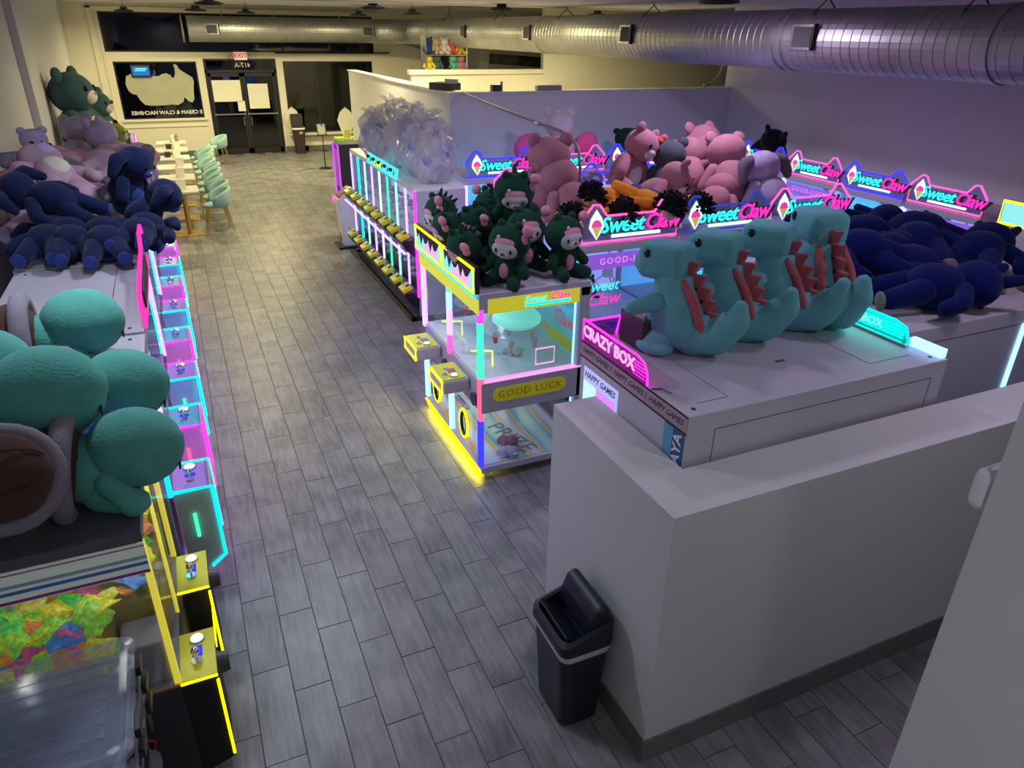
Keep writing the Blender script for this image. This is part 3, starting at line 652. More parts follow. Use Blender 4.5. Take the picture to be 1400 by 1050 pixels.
    text('luck_lettering', 'GOOD LUCK', mat('orange_ink', (0.6, 0.25, 0.02), rough=0.5), ov, (h + 0.006, 0.42, 0.765), (R90, 0, R90), size=0.085, ext=0.001, spacing=1.15)
    # neon rectangle on side pane
    MB().tube([(h + 0.002, 0.46, 0.97), (h + 0.002, 0.62, 0.97), (h + 0.002, 0.62, 1.10), (h + 0.002, 0.46, 1.10)], 0.006, 6, closed=True).build('neon_rectangle', MATS['soft_pink_tube'], t)
    # chutes, consoles and round prize doors, one set for each station
    for cx in (h / 2 - 0.01, -h / 2 + 0.01):
        con = MB().bb(cx - 0.20, cx + 0.14, -0.23, 0.0, 0.72, 0.84).build('console', M_LILAC, t, bevel=0.02)
        MB().bb(cx - 0.185, cx + 0.125, -0.22, -0.03, 0.84, 0.846).build('console_plate', M_YEL, con)
        MB().tube([(cx - 0.195, -0.234, 0.735), (cx + 0.135, -0.234, 0.735), (cx + 0.135, -0.234, 0.835), (cx - 0.195, -0.234, 0.835)], 0.008, 6, closed=True).build('console_led', G['yel'], con)
        MB().bb(cx - 0.06, cx + 0.0, -0.13, -0.07, 0.846, 0.852).build('screen', mat('dim_screen', (0.2, 0.15, 0.35), rough=0.2), con)
        joystick(con, cx + 0.03, -0.17, 0.846, 0.8); button(con, cx + 0.075, -0.11, 0.846, 0.028)
        MB().cyl((cx + 0.24, -0.02, 0.70), (cx + 0.24, 0.03, 0.70), 0.055, n=20).build('coin_dial', mat('dark_blue_plastic', (0.03, 0.04, 0.10), rough=0.3), t)
        ring = [(cx + 0.02 + 0.085 * math.cos(a), -0.016, 0.37 + 0.125 * math.sin(a)) for a in [2 * math.pi * i / 28 for i in range(28)]]
        MB().tube(ring, 0.011, 6, closed=True).build('door_led', G['yel'], t)
        MB().tube([(cx + 0.02 + 0.065 * math.cos(a), -0.014, 0.37 + 0.105 * math.sin(a)) for a in [2 * math.pi * i / 24 for i in range(24)]], 0.014, 6, closed=True).build('door_ring', M_BLACK, t)
        MB().bb(cx - 0.07, cx + 0.16, -0.05, -0.01, 0.56, 0.605).build('door_handle', M_WHITE, t, bevel=0.015)
        MB().tube([(cx + 0.12, 0.20, 0.90), (cx + 0.12, 0.20, 1.03), (cx + 0.06, 0.04, 1.03)], 0.006, 6).build('chute_wire', G['yel'], t)
        MB().bb(cx - 0.2, cx - 0.194, 0.05, 0.34, 0.89, 1.02).bb(cx - 0.2, cx + 0.16, 0.334, 0.34, 0.89, 1.02).bb(cx + 0.154, cx + 0.16, 0.05, 0.34, 0.89, 1.02).build('chute_guard', M_GLASS, t)
        # claw: pale green dome with fringe and hanging charms
        gx, gy = cx, 0.46
        dm = MB().ell((gx, gy, 1.23), (0.20, 0.20, 0.085), nu=24, nv=10).build('claw_dome', mat('mint_dome', (0.35, 0.8, 0.65), rough=0.3, emis=(0.15, 0.8, 0.6), estr=0.5), t, smooth=True)
        MB().cyl((gx, gy, 1.15), (gx, gy, 1.215), 0.28, 0.20, 28, caps=False).build('fringe', sheet('fringe_clear', (0.85, 0.95, 0.95), gloss=0.15, haze=0.25), dm)
        MB().cyl((gx, gy, 1.24), (gx, gy, 1.48), 0.03, n=10).build('claw_stem', M_STEEL, dm)
        rr = random.Random(int(cx * 100) + 7)
        for k, c in enumerate(((0.7, 0.45, 0.5), (0.75, 0.6, 0.2), (0.45, 0.3, 0.55), (0.7, 0.1, 0.1), (0.75, 0.5, 0.55))):
            a = 0.6 + k * 1.25
            px, py = gx + 0.17 * math.cos(a), gy + 0.17 * math.sin(a)
            ch = MB().ell((px, py, 1.07), (0.028, 0.028, 0.032), nu=10, nv=6).ell((px, py, 1.03), (0.02, 0.02, 0.026), nu=10, nv=6).build('charm', plush_mat('charm%d' % k, c), dm, smooth=True)
            MB().cyl((px, py, 1.095), (px, py, 1.18), 0.003, n=5).build('charm_string', M_WHITE, ch)
    MB().bb(-h + 0.08, h - 0.08, 0.10, 0.14, 1.465, 1.48).build('led_strip', glow('interior_led', (0.85, 0.92, 1.0), 5.0), t)
    MB().bb(-h + 0.08, h - 0.08, 0.10, 0.14, 0.60, 0.62).build('lower_led_strip', glow('interior_led', (0.85, 0.92, 1.0), 5.0), t)
    # two angled header boards with jagged drips
    for k, cx in enumerate((h / 2, -h / 2)):
        bw = h - 0.02
        hb = MB().bb(cx - bw / 2, cx + bw / 2, -0.035, 0.0, 1.60, 1.80).build('header_board', M_INK, t)
        MB().bb(cx - bw / 2 + 0.015, cx + bw / 2 - 0.015, -0.041, -0.035, 1.615, 1.785).build('header_face', glow('header_cyan', (0.30, 0.85, 0.85), 0.85), hb)
        MB().bb(cx - bw / 2 + 0.25, cx + bw / 2 - 0.10, -0.043, -0.041, 1.63, 1.74).build('header_pink', glow('header_pinkish', (0.9, 0.5, 0.8), 0.85), hb)
        z0 = 1.775; drip = [(cx - bw / 2 + 0.05, z0)]
        for q in range(12):
            drip.append((cx - bw / 2 + 0.05 + (bw - 0.1) * (q + 0.5) / 12, (1.70, 1.75, 1.66, 1.74, 1.69)[q % 5]))
        drip.append((cx + bw / 2 - 0.05, z0))
        MB().prism(drip[::-1], -0.047, -0.043, 'y').build('header_drips', M_INK, hb)
        MB().tube([(cx - bw / 2 + 0.01, -0.045, 1.61), (cx + bw / 2 - 0.01, -0.045, 1.61), (cx + bw / 2 - 0.01, -0.045, 1.79), (cx - bw / 2 + 0.01, -0.045, 1.79)], 0.009, 6, closed=True).build('header_neon', G['yel'], hb)
        MB().bb(cx - bw / 2, cx + bw / 2, -0.05, -0.03, 1.585, 1.60).build('header_led', G['cyan'], hb)
    return t
twin()

# ------------------------------------------------------------------ two tier rack of mini claw machines (faces -X)
def rack():
    N, P = 8, 0.42; W = N * P; h = W / 2
    t = thing('mini_claw_rack', 'two tier rack of sixteen mini claw machines with yellow control boxes', 'claw machine', (2.46, 9.95, 0), -R90)
    D = 0.62
    MB().bb(-h, h, 0.10, D, 0.05, 0.30).build('plinth', M_BLACK, t)
    MB().bb(-h - 0.04, h + 0.04, -0.13, -0.06, 0.0, 0.05).bb(-h - 0.04, -h + 0.02, -0.13, D, 0.0, 0.05).bb(h - 0.02, h + 0.04, -0.13, D, 0.0, 0.05).build('floor_rail', M_BLACK, t, bevel=0.01)
    MB().bb(-h, h, D - 0.02, D, 0.1, 1.62).build('back_panel', mat('rack_back', (0.4, 0.42, 0.5), rough=0.5, emis=(0.45, 0.5, 0.75), estr=0.55, var=0.3, vscale=9), t)
    MB().bb(-h, h, -0.02, D, 1.58, 1.64).build('top_cap', M_WHITE, t)
    MB().bb(-h, h, 0.0, D, 0.88, 0.94).build('mid_shelf', M_WHITE, t)
    MB().bb(-h, h, -0.17, -0.14, 0.86, 0.875).build('shelf_edge', G['lil'], t)
    for sx in (-1, 1):
        MB().bb(sx * h - 0.02, sx * h + 0.02, 0.0, D, 0.05, 1.6).build('end_panel', M_LILAC, t)
        MB().bb(sx * h - 0.022, sx * h + 0.022, -0.02, 0.0, 0.30, 1.6).build('end_led', G['mag' if sx > 0 else 'lil'], t)
    lc = ['cyan', 'cyan', 'ice', 'lil', 'white', 'green', 'ice', 'lil']
    strip = ['cyan', 'cyan', 'pink', 'yel', 'cyan', 'yel', 'cyan', 'pink']
    cubes = mat('prize_mix', (0.6, 0.6, 0.68), rough=0.6, var=0.5, vscale=28)
    rr = random.Random(4)
    for tier, zb in ((0, 0.22), (1, 0.88)):
        for i in range(N):
            x0 = -h + i * P; cx = x0 + P / 2
            MB().bb(x0 - 0.010, x0 + 0.010, -0.012, 0.012, zb + 0.10, zb + 0.70).build('led_divider', G[lc[i]], t)
            MB().bb(x0 + 0.012, x0 + P - 0.012, -0.003, 0.003, zb + 0.12, zb + 0.68).build('pane', M_GLASS, t)
            pt = [(0.0, zb - 0.10), (-0.14, zb + 0.02), (-0.17, zb + 0.08), (-0.17, zb + 0.12), (0.0, zb + 0.14)]
            ch = MB().prism(pt, cx - 0.17, cx + 0.17, 'x').build('chute_housing', M_BLACK, t)
            MB().box((cx - 0.185, -0.085, zb + 0.01), (0.018, 0.19, 0.02), (-0.72, 0, 0)).build('chute_led', G[strip[i]], t)
            cb = MB().box((cx + 0.05, -0.135, zb + 0.17), (0.20, 0.13, 0.05), (0.45, 0, 0)).build('control_box', M_YEL, t, bevel=0.008)
            MB().box((cx + 0.08, -0.115, zb + 0.207), (0.06, 0.05, 0.008), (0.45, 0, 0)).build('screen', M_INK, cb)
            MB().cyl((cx + 0.01, -0.15, zb + 0.185), (cx + 0.01, -0.165, zb + 0.235), 0.008, n=6).ell((cx + 0.01, -0.167, zb + 0.24), (0.016,) * 3, nu=8, nv=6).build('stick', M_CHROME, cb)
            MB().cyl((cx - 0.10, -0.12, zb + 0.14), (cx - 0.10, -0.14, zb + 0.16), 0.025, n=12).build('push_button', M_WHITE, t)
            cap = MB()
            for k in range(14):
                cap.ell((x0 + rr.uniform(0.05, P - 0.05), rr.uniform(0.08, 0.5), zb + 0.10 + rr.uniform(0.02, 0.22)), (0.035, 0.035, 0.03), nu=8, nv=5)
            tag(cap.build('small_prizes', cubes, t, smooth=True), kind='stuff')
    # top banner
    bn = MB().box((0.3, -0.03, 1.69), (1.5, 0.02, 0.14), (-0.2, 0, 0)).build('banner', glow('banner_cyan', (0.10, 0.80, 0.85), 0.9), t)
    MB().box((0.15, -0.045, 1.685), (0.30, 0.012, 0.06), (-0.2, 0, 0)).build('banner_patch', glow('banner_yellow', (0.95, 0.85, 0.05), 0.9), bn)
    for k in range(10):
        MB().box((-0.36 + k * 0.145, -0.048, 1.715 - 0.02 * (k % 2)), (0.07, 0.012, 0.04), (-0.2, 0, 0.3 * (-1) ** k)).build('banner_mark', M_INK, bn)
    return t
rack()
# ------------------------------------------------------------------ slim lit cabinet and white pay kiosk past the rack
sc = thing('slim_machine', 'slim violet edged vending cabinet at the end of the two tier rack', 'machine', (2.42, 12.62, 0), -R90)
MB().bb(-0.22, 0.22, 0, 0.45, 0, 1.60).build('body', M_DARKP, sc, bevel=0.01)
MB().bb(-0.18, 0.18, -0.006, 0.0, 0.9, 1.5).build('window', mat('dim_poster', (0.25, 0.08, 0.25), rough=0.3, var=0.4, vscale=6, emis=(0.5, 0.1, 0.4), estr=0.12), sc)
MB().tube([(-0.21, -0.008, 0.72), (0.21, -0.008, 0.72), (0.21, -0.008, 1.58), (-0.21, -0.008, 1.58)], 0.012, 6, closed=True).build('neon_outline', G['vio'], sc)
MB().bb(-0.23, 0.23, -0.10, 0.0, 0.62, 0.70).build('shelf', G['pink'], sc)
ks = thing('pay_kiosk', 'white pay kiosk on a black foot plate beside the two tier rack', 'kiosk', (2.34, 12.08, 0), -R90)
MB().bb(-0.22, 0.22, -0.16, 0.22, 0, 0.035).build('foot_plate', M_BLACK, ks, bevel=0.008)
MB().prism([(-0.05, 0.035), (0.20, 0.035), (0.20, 0.92), (0.12, 0.98), (-0.10, 0.80)], -0.16, 0.16, 'x').build('body', M_WHITE, ks, bevel=0.008)
MB().box((0, -0.0, 0.895), (0.24, 0.17, 0.02), (0.68, 0, 0)).build('touch_screen', M_DARKP, ks)
MB().box((0, -0.0, 0.888), (0.28, 0.21, 0.018), (0.68, 0, 0)).build('screen_surround', glow('kiosk_red', (0.7, 0.04, 0.16), 0.7), ks)
MB().bb(-0.04, 0.04, -0.075, -0.055, 0.5, 0.66).build('card_reader', M_DARKP, ks)
MB().bb(-0.12, -0.02, -0.062, -0.05, 0.08, 0.26).build('red_print', mat('red_print', (0.6, 0.1, 0.12), rough=0.5), ks)

# ------------------------------------------------------------------ console cabinets along the left wall (face +X)
P_BLUE = mat('blue_tint_panel', (0.22, 0.36, 0.62), rough=0.3, emis=(0.10, 0.25, 0.55), estr=0.25)
P_MAG = mat('magenta_tint_panel', (0.60, 0.22, 0.58), rough=0.3, emis=(0.55, 0.10, 0.5), estr=0.25)
P_GREY = mat('olive_grey_panel', (0.45, 0.46, 0.42), rough=0.35, var=0.05)
P_VTOP = mat('violet_plate', (0.30, 0.18, 0.45), rough=0.25, emis=(0.30, 0.15, 0.55), estr=0.25)
P_CTOP = mat('teal_plate', (0.12, 0.32, 0.42), rough=0.25, emis=(0.08, 0.3, 0.45), estr=0.25)
def console(t, x, i):
    """protruding console at local x: lit outline, tinted flank, joystick top"""
    a, b = x - 0.165, x + 0.165
    led = G['cyan'] if i % 2 == 0 else G['mag']; led2 = G['mag'] if (i % 2 == 1 and i > 0) else G['cyan']
    poly = [(0.0, 0.20), (-0.13, 0.20), (-0.22, 0.27), (-0.215, 0.79), (0.0, 0.79)]
    cn = MB().prism(poly, a + 0.006, b - 0.006, 'x').build('console', P_GREY if i == 0 else (P_MAG if i % 2 else P_BLUE), t)
    for xx in (a, b):
        MB().tube([(xx, -0.13, 0.20), (xx, -0.22, 0.27), (xx, -0.215, 0.79), (xx, 0.0, 0.79)], 0.0085, 6).build('edge_led', led, cn)
    MB().bb(a + 0.01, b - 0.01, -0.205, 0.0, 0.79, 0.797).build('top_plate', P_VTOP if i % 2 == 0 else P_CTOP, cn)
    MB().tube([(b - 0.005, 0.0, 0.80), (b - 0.005, -0.215, 0.80)], 0.006, 6).build('frame_led', G['mag'] if i % 2 == 0 and i else G['cyan'], cn)
    joystick(cn, x - 0.06, -0.10, 0.797, 0.9); button(cn, x + 0.09, -0.10, 0.797)
    MB().bb(x - 0.02, x + 0.02, -0.13, -0.07, 0.797, 0.80).build('screen', M_SCRB, cn)
    MB().bb(a - 0.012, a + 0.002, -0.10, -0.08, 0.45, 0.62).build('coin_slot', G['green'] if i % 2 == 0 else G['red'], cn)
def left_cabinet(label, y0, y1, cons, topless=False):
    t = thing('console_cabinet', label, 'claw machine', (-0.37 - 0.012 * (y0 - 4), y0, 0), R90, 'console cabinets along the left wall')
    W = y1 - y0; D = 0.90
    MB().bb(0.01, W - 0.01, 0.03, D, 0.0, 0.80).build('base_cabinet', M_GREYP, t, bevel=0.006)
    MB().bb(0.0, W, 0.0, D, 1.50, 1.62).build('top_cap', M_TOPP, t, bevel=0.006)
    MB().bb(0.02, W - 0.02, D - 0.03, D, 0.80, 1.50).build('back_panel', M_VBACK, t)
    MB().bb(0.01, W - 0.01, D, D + 0.012, 0.0, 1.50).build('rear_skin', M_GREYP, t)
    for xx in (0.012, W - 0.012):
        MB().bb(xx - 0.012, xx + 0.012, 0.0, 0.024, 0.80, 1.50).build('led_post', G['cyan'] if xx < 0.1 else G['lil'], t)
        MB().bb(xx - 0.003, xx + 0.003, 0.024, D - 0.03, 0.80, 1.50).build('side_pane', M_GLASS, t)
    MB().bb(0.02, W - 0.02, -0.003, 0.003, 0.80, 1.50).build('front_pane', M_GLASS, t)
    MB().bb(0.02, W - 0.02, -0.20, -0.19, 0.797, 1.02).build('shield_pane', M_GLASS, t)
    MB().bb(0.06, W - 0.06, 0.06, 0.09, 1.49, 1.50).build('led_strip', glow('violet_interior', (0.5, 0.3, 1.0), 2.5), t)
    for (x, z0, z1) in ((0.18, 1.505, 1.515),):
        pass
    tp = MB()
    for (xx, yy) in ((0.08, D - 0.08), (W - 0.08, D - 0.08), (0.08, 0.08), (W - 0.08, 0.08)): tp.cyl((xx, yy, 1.62), (xx, yy, 1.623), 0.012, n=8)
    tag(tp.build('top_screws', M_INK, t), kind='stuff')
    MB().bb(0.12, W - 0.12, 0.2, 0.204, 1.62, 1.6215).bb(0.12, 0.124, 0.2, 0.7, 1.62, 1.6215).build('hatch_seam', M_INK, t)
    for c, i in cons: console(t, c - y0, i)
    MB().bb(0.02, W - 0.02, 0.018, 0.028, 0.03, 0.05).build('floor_glow_strip', glow('kick_fill_a', (1.0, 0.05, 0.6), 16.0) if int(y0 * 2) % 2 else glow('kick_fill_b', (0.45, 0.15, 1.0), 16.0), t)  # added glow strip, strengthens the neon's pink and violet on the floor
    return t
YC = [4.24 + 0.835 * i for i in range(8)]
left_cabinet('console cabinet with a grey flank nearest the candy machine', 4.02, 4.62, [(YC[0], 0)])
left_cabinet('console cabinet with a bare grey top between the turtle toys and the navy toys', 4.66, 6.28, [(YC[1], 1), (YC[2], 2)])
left_cabinet('console cabinet under the navy plush toys', 6.32, 7.98, [(YC[3], 3), (YC[4], 4)])
left_cabinet('console cabinet under the pink tie dyed plush pile', 8.0, 9.66, [(YC[5], 5), (YC[6], 6)])
lc4 = left_cabinet('console cabinet at the far end of the left row', 9.70, 11.4, [(YC[7], 7)])
# pink sign standing on the front edge of a cabinet
ps = thing('neon_sign', 'hot pink edged sign standing on the front edge of the bare cabinet top', 'sign', (-0.37, 4.75, 1.62), R90)
prof = [(0, 0), (1.55, 0), (1.60, 0.10), (1.45, 0.30), (1.20, 0.30), (1.05, 0.22), (0.12, 0.20), (-0.03, 0.10)]
MB().prism(prof, -0.004, 0.004, 'y').build('sign_panel', M_ACRY, ps)
MB().tube([(a, 0, b) for a, b in prof], 0.014, 6, closed=True).build('neon_outline', glow('hot_pink_tube', (1.0, 0.03, 0.30), 1.5), ps)
MB().bb(0.2, 1.1, -0.02, -0.008, 0.05, 0.16).build('dark_plate', M_INK, ps)
# ------------------------------------------------------------------ big white box games behind the half wall
cb = thing('box_game', 'big white two sided box game behind the half wall with a pink lit title', 'arcade game', (1.90, 2.26, 0))
MB().bb(0, 1.70, 0, 0.99, 0.05, 1.75).build('cabinet', M_LILAC, cb, bevel=0.006)
for (x, y) in ((0.1, 0.1), (1.6, 0.1), (0.1, 0.9), (1.6, 0.9)): MB().cyl((x, y, 0), (x, y, 0.05), 0.03, n=10).build('foot', M_BLACK, cb)
M_SEAM = mat('seam_line', (0.10, 0.09, 0.12), rough=0.7)
MB().bb(0.16, 1.60, -0.0015, 0, 1.655, 1.659).bb(0.16, 0.164, -0.0015, 0, 1.30, 1.655).bb(1.596, 1.60, -0.0015, 0, 1.30, 1.655).build('access_panel_seam', M_SEAM, cb)
MB().bb(0.12, 0.30, 0.10, 0.103, 1.75, 1.7512).bb(0.30, 0.303, 0.10, 0.55, 1.75, 1.7512).bb(1.25, 1.55, 0.12, 0.123, 1.75, 1.7512).bb(1.25, 1.253, 0.12, 0.60, 1.75, 1.7512).build('top_hatch_seam', M_SEAM, cb)
for (x, y) in ((0.07, 0.06), (1.63, 0.06), (1.63, 0.93)): MB().cyl((x, y, 1.75), (x, y, 1.753), 0.011, n=10).build('screw_cap', M_INK, cb)
MB().bb(0.80, 0.86, 0.32, 0.34, 1.75, 1.752).build('scuff_mark', M_SEAM, cb)
stp = MB().bb(-0.003, 0, 0.0, 0.99, 1.665, 1.745).build('title_strip', mat('rose_strip', (0.46, 0.30, 0.36), rough=0.5), cb)
MB().bb(-0.004, 0, 0.0, 0.99, 1.655, 1.665).bb(-0.004, 0, 0.0, 0.99, 1.742, 1.75).build('strip_border', M_INK, stp)
for k in range(3):
    text('strip_lettering', 'HAPPY GAMES', mat('strip_ink', (0.05, 0.03, 0.06), rough=0.6), stp, (-0.004, 0.83 - 0.33 * k, 1.705), (R90, 0, -R90), size=0.043, shear=0.3, ext=0.0005)
    if k < 2: text('strip_lettering', '/', MATS['strip_ink'], stp, (-0.004, 0.665 - 0.33 * k, 1.705), (R90, 0, -R90), size=0.05, ext=0.0005)
wn = MB().bb(-0.004, 0, 0.58, 0.94, 1.30, 1.61).build('lit_window', glow('holo_window', (0.42, 0.45, 0.85), 0.9), cb)
MB().bb(-0.007, -0.004, 0.60, 0.78, 1.40, 1.53).build('magenta_patch', glow('holo_magenta', (0.75, 0.25, 0.95), 0.9), wn)
MB().bb(-0.007, -0.004, 0.80, 0.93, 1.36, 1.53).build('mint_patch', glow('holo_mint', (0.55, 0.95, 0.80), 0.9), wn)
text('window_lettering', 'HAPPY GAMES', mat('ink_blue', (0.05, 0.12, 0.35), rough=0.5), wn, (-0.008, 0.76, 1.575), (R90, 0, -R90), size=0.05, shear=0.2, ext=0.0005, offset=0.001)
ps2 = MB().bb(-0.004, 0, 0.01, 0.16, 1.20, 1.65).build('blue_poster', mat('poster_deep_blue', (0.03, 0.10, 0.30), rough=0.4), cb)
MB().bb(-0.006, -0.004, 0.09, 0.16, 1.20, 1.65).build('light_blue_band', mat('poster_light_blue', (0.12, 0.35, 0.55), rough=0.4), ps2)
text('poster_lettering', 'AYA', M_WHITE, ps2, (-0.007, 0.05, 1.56), (R90, -R90, -R90), size=0.085, ext=0.0005, offset=0.002)
# pink lit title standing on the front edge
tt = MB().prism([(0.98, 1.75), (0.98, 1.875), (0.45, 1.875), (0.38, 1.86), (0.35, 1.82), (0.34, 1.75)], -0.002, 0.006, 'x').build('lit_title', sheet('pink_acrylic', (0.80, 0.35, 0.75), gloss=0.06, haze=0.06, hcol=(0.9, 0.2, 0.7)), cb)
MB().tube([(0.002, 0.98, 1.755), (0.002, 0.98, 1.875), (0.002, 0.45, 1.875), (0.002, 0.38, 1.86), (0.002, 0.35, 1.82), (0.002, 0.34, 1.755)], 0.006, 6).build('title_outline', G['mag'], tt)
for k in range(5): MB().bb(-0.004, -0.002, 0.36, 0.46, 1.775 + 0.018 * k, 1.778 + 0.018 * k).build('title_line', G['mag'], tt)
text('title_lettering', 'CRAZY BOX', glow('title_pink', (1.0, 0.30, 0.62), 1.3), tt, (-0.006, 0.71, 1.818), (R90, 0, -R90), size=0.092, ext=0.002, offset=0.003)
sd = MB().bb(0.0, 0.24, 0.985, 0.99, 1.75, 1.86).build('title_return', MATS['pink_acrylic'], cb)
MB().tube([(0.0, 0.985, 1.86), (0.24, 0.985, 1.86), (0.22, 0.985, 1.755)], 0.006, 6).build('return_outline', G['mag'], sd)
MB().tube([(0.0, 0.30, 1.757), (0.05, 0.28, 1.757), (0.06, 0.22, 1.758)], 0.004, 5).build('loose_wire', M_BLACK, cb)
MB().bb(0.20, 0.34, 0.70, 0.93, 1.75, 1.93).build('speaker_box', M_DARKP, cb, bevel=0.008)
# cyan lit title on the far edge, lying back
ct = MB().prism([(0.97, 1.75), (0.97, 1.86), (0.34, 1.86), (0.26, 1.84), (0.22, 1.75)], 1.655, 1.665, 'x').build('cyan_title', sheet('cyan_acrylic', (0.35, 0.95, 0.9), gloss=0.08, haze=0.35, hcol=(0.1, 0.9, 0.85)), cb)
MB().tube([(1.66, 0.97, 1.755), (1.66, 0.97, 1.86), (1.66, 0.34, 1.86), (1.66, 0.26, 1.84), (1.66, 0.22, 1.755)], 0.008, 6).build('cyan_outline', glow('bright_cyan_tube', (0.0, 0.95, 0.78), 3.0), ct)
for k in range(4): MB().bb(1.650, 1.655, 0.26, 0.97, 1.775 + 0.02 * k, 1.782 + 0.02 * k).build('cyan_line', MATS['bright_cyan_tube'], ct)
text('cyan_lettering', 'CRAZY BOX', glow('cyan_letters_hot', (0.2, 1.0, 0.9), 1.6), ct, (1.648, 0.60, 1.81), (R90, 0, -R90), size=0.07, ext=0.001)
MB().bb(1.61, 1.64, 0.20, 0.97, 1.75, 1.765).build('mount_rail', M_STEEL, cb)
MB().bb(1.66, 1.70, 0.02, 0.22, 1.752, 1.80).build('ice_lit_tab', G['ice'], ct)

b2 = thing('box_game', 'big white box game with the blue toys on top beside the half wall', 'arcade game', (3.80, 2.70, 0))
MB().bb(0, 1.95, 0, 1.7, 0.05, 1.70).build('cabinet', M_LILAC, b2, bevel=0.006)
for (x, y) in ((0.1, 0.1), (1.8, 0.1), (0.1, 1.6), (1.8, 1.6)): MB().cyl((x, y, 0), (x, y, 0.05), 0.03, n=10).build('foot', M_BLACK, b2)
MB().bb(0.07, 1.20, -0.0015, 0, 1.595, 1.60).bb(0.07, 0.075, -0.0015, 0, 1.2, 1.6).build('access_panel_seam', M_SEAM, b2)
MB().bb(0.9, 1.9, 0.38, 0.385, 1.70, 1.7015).build('top_seam', M_WHITE, b2)
MB().bb(1.15, 1.19, -0.012, -0.002, 1.0, 1.60).build('led_strip', G['ice'], b2)
MB().cyl((0.06, 0.05, 1.70), (0.06, 0.05, 1.703), 0.011, n=10).build('screw_cap', M_INK, b2)
# another cabinet at the frame's edge, only its jagged header shows
b3 = thing('claw_machine', 'claw machine with a jagged black and yellow header past the blue toys', 'claw machine', (7.62, 4.20, 0), -R90)
MB().bb(-0.55, 0.55, 0, 0.88, 0.0, 1.60).build('cabinet', M_LILAC, b3, bevel=0.008)
hb = MB().bb(-0.5, 0.5, -0.03, 0.0, 1.60, 1.84).build('header_board', M_INK, b3)
MB().bb(-0.48, 0.48, -0.036, -0.03, 1.62, 1.82).build('header_face', MATS['header_cyan'], hb)
MB().tube([(-0.49, -0.04, 1.61), (0.49, -0.04, 1.61), (0.49, -0.04, 1.83), (-0.49, -0.04, 1.83)], 0.012, 6, closed=True).build('header_neon', G['yel'], hb)

# ------------------------------------------------------------------ candy machine (faces +X)
XF = -0.39
cm = thing('candy_machine', 'yellow lit candy claw machine with see through sides in the near corner', 'candy machine', (XF, 2.69, 0), R90)
W, D = 0.96, 0.86
MB().bb(0, W, 0.0, D, 0.04, 0.64).build('base_cabinet', M_DARKP, cm, bevel=0.006)
MB().bb(0.0, W, -0.02, D, 0.0, 0.04).build('foot_frame', M_INK, cm)
MB().bb(0.0, W, -0.012, -0.002, 0.02, 0.035).build('floor_glow_strip', glow('yellow_floor', (1.0, 0.85, 0.0), 16.0), cm)
MB().bb(0.0, W, 0.0, D, 0.64, 0.665).build('belt', M_GREYP, cm)
for k, (c, z) in enumerate((('cyan', 0.0), ('x', 0.0), ('x', 0))): pass
for z0, z1, m in ((0.640, 0.648, mat('belt_red', (0.5, 0.05, 0.05))), (0.652, 0.660, mat('belt_yellow', (0.6, 0.45, 0.05)))):
    MB().bb(-0.002, 0.0, 0.0, D, z0, z1).build('belt_stripe', m, cm)
MB().bb(0, W, 0, D, 1.45, 1.50).build('top_cap', mat('slab_grey', (0.10, 0.10, 0.12), rough=0.45), cm, bevel=0.004)
hdr = MB().bb(-0.004, 0.02, 0.0, D, 1.30, 1.45).build('side_header', mat('cream_header', (0.62, 0.68, 0.62), rough=0.4, emis=(0.5, 0.6, 0.5), estr=0.12), cm)
for z0, z1, m in ((1.435, 1.441, mat('stripe_rose', (0.45, 0.15, 0.28))), (1.345, 1.36, mat('stripe_blue', (0.08, 0.22, 0.60))), (1.305, 1.318, mat('stripe_magenta', (0.35, 0.05, 0.30))), (1.375, 1.39, mat('stripe_pale', (0.4, 0.5, 0.62)))):
    MB().bb(-0.006, -0.004, 0.0, D, z0, z1).build('header_stripe', m, hdr)
for xx in (0.012, W - 0.012):
    MB().bb(xx - 0.012, xx + 0.012, -0.004, 0.022, 0.66, 1.45).build('corner_post', mat('yellow_post', (0.75, 0.68, 0.12), rough=0.3, emis=(0.9, 0.75, 0.05), estr=0.45), cm)
    MB().bb(xx - 0.012, xx + 0.012, D - 0.03, D, 0.66, 1.45).build('rear_post', M_LILAC, cm)
    MB().bb(xx - 0.003, xx + 0.003, 0.03, D - 0.03, 0.66, 1.45).build('side_pane', M_GLASS, cm)
MB().bb(0.02, W - 0.02, -0.003, 0.003, 0.66, 1.45).build('front_pane', M_GLASS, cm)
MB().bb(W / 2 - 0.008, W / 2 + 0.008, -0.008, 0.008, 0.66, 1.45).build('mid_post', MATS['yellow_post'], cm)
MB().bb(0.02, W - 0.02, D - 0.03, D - 0.015, 0.66, 1.45).build('back_panel', mat('yellow_back', (0.45, 0.42, 0.08), rough=0.5, var=0.3, vscale=5), cm)
MB().bb(W - 0.03, W - 0.02, 0.03, D - 0.03, 0.9, 1.30).build('far_poster', mat('yellow_poster', (0.55, 0.48, 0.05), rough=0.5, var=0.4, vscale=4), cm)
MB().bb(0.06, W - 0.06, 0.08, 0.11, 1.435, 1.449).build('led_strip', glow('candy_led', (1.0, 0.97, 0.85), 9.0), cm)
MB().bb(0.06, W - 0.06, 0.60, 0.63, 1.435, 1.449).build('led_strip', MATS['candy_led'], cm)
MB().bb(0.03, 0.22, 0.03, 0.20, 0.665, 0.90).build('chute_block', M_GREYP, cm, bevel=0.01)
MB().bb(0.14, W - 0.03, 0.22, D - 0.05, 0.665, 0.98).build('candy_bed', mat('candy_bed', (0.35, 0.30, 0.05), rough=0.6, var=0.4), cm)
MB().bb(0.24, W - 0.03, 0.03, 0.22, 0.665, 0.98).build('candy_bed', MATS['candy_bed'], cm)
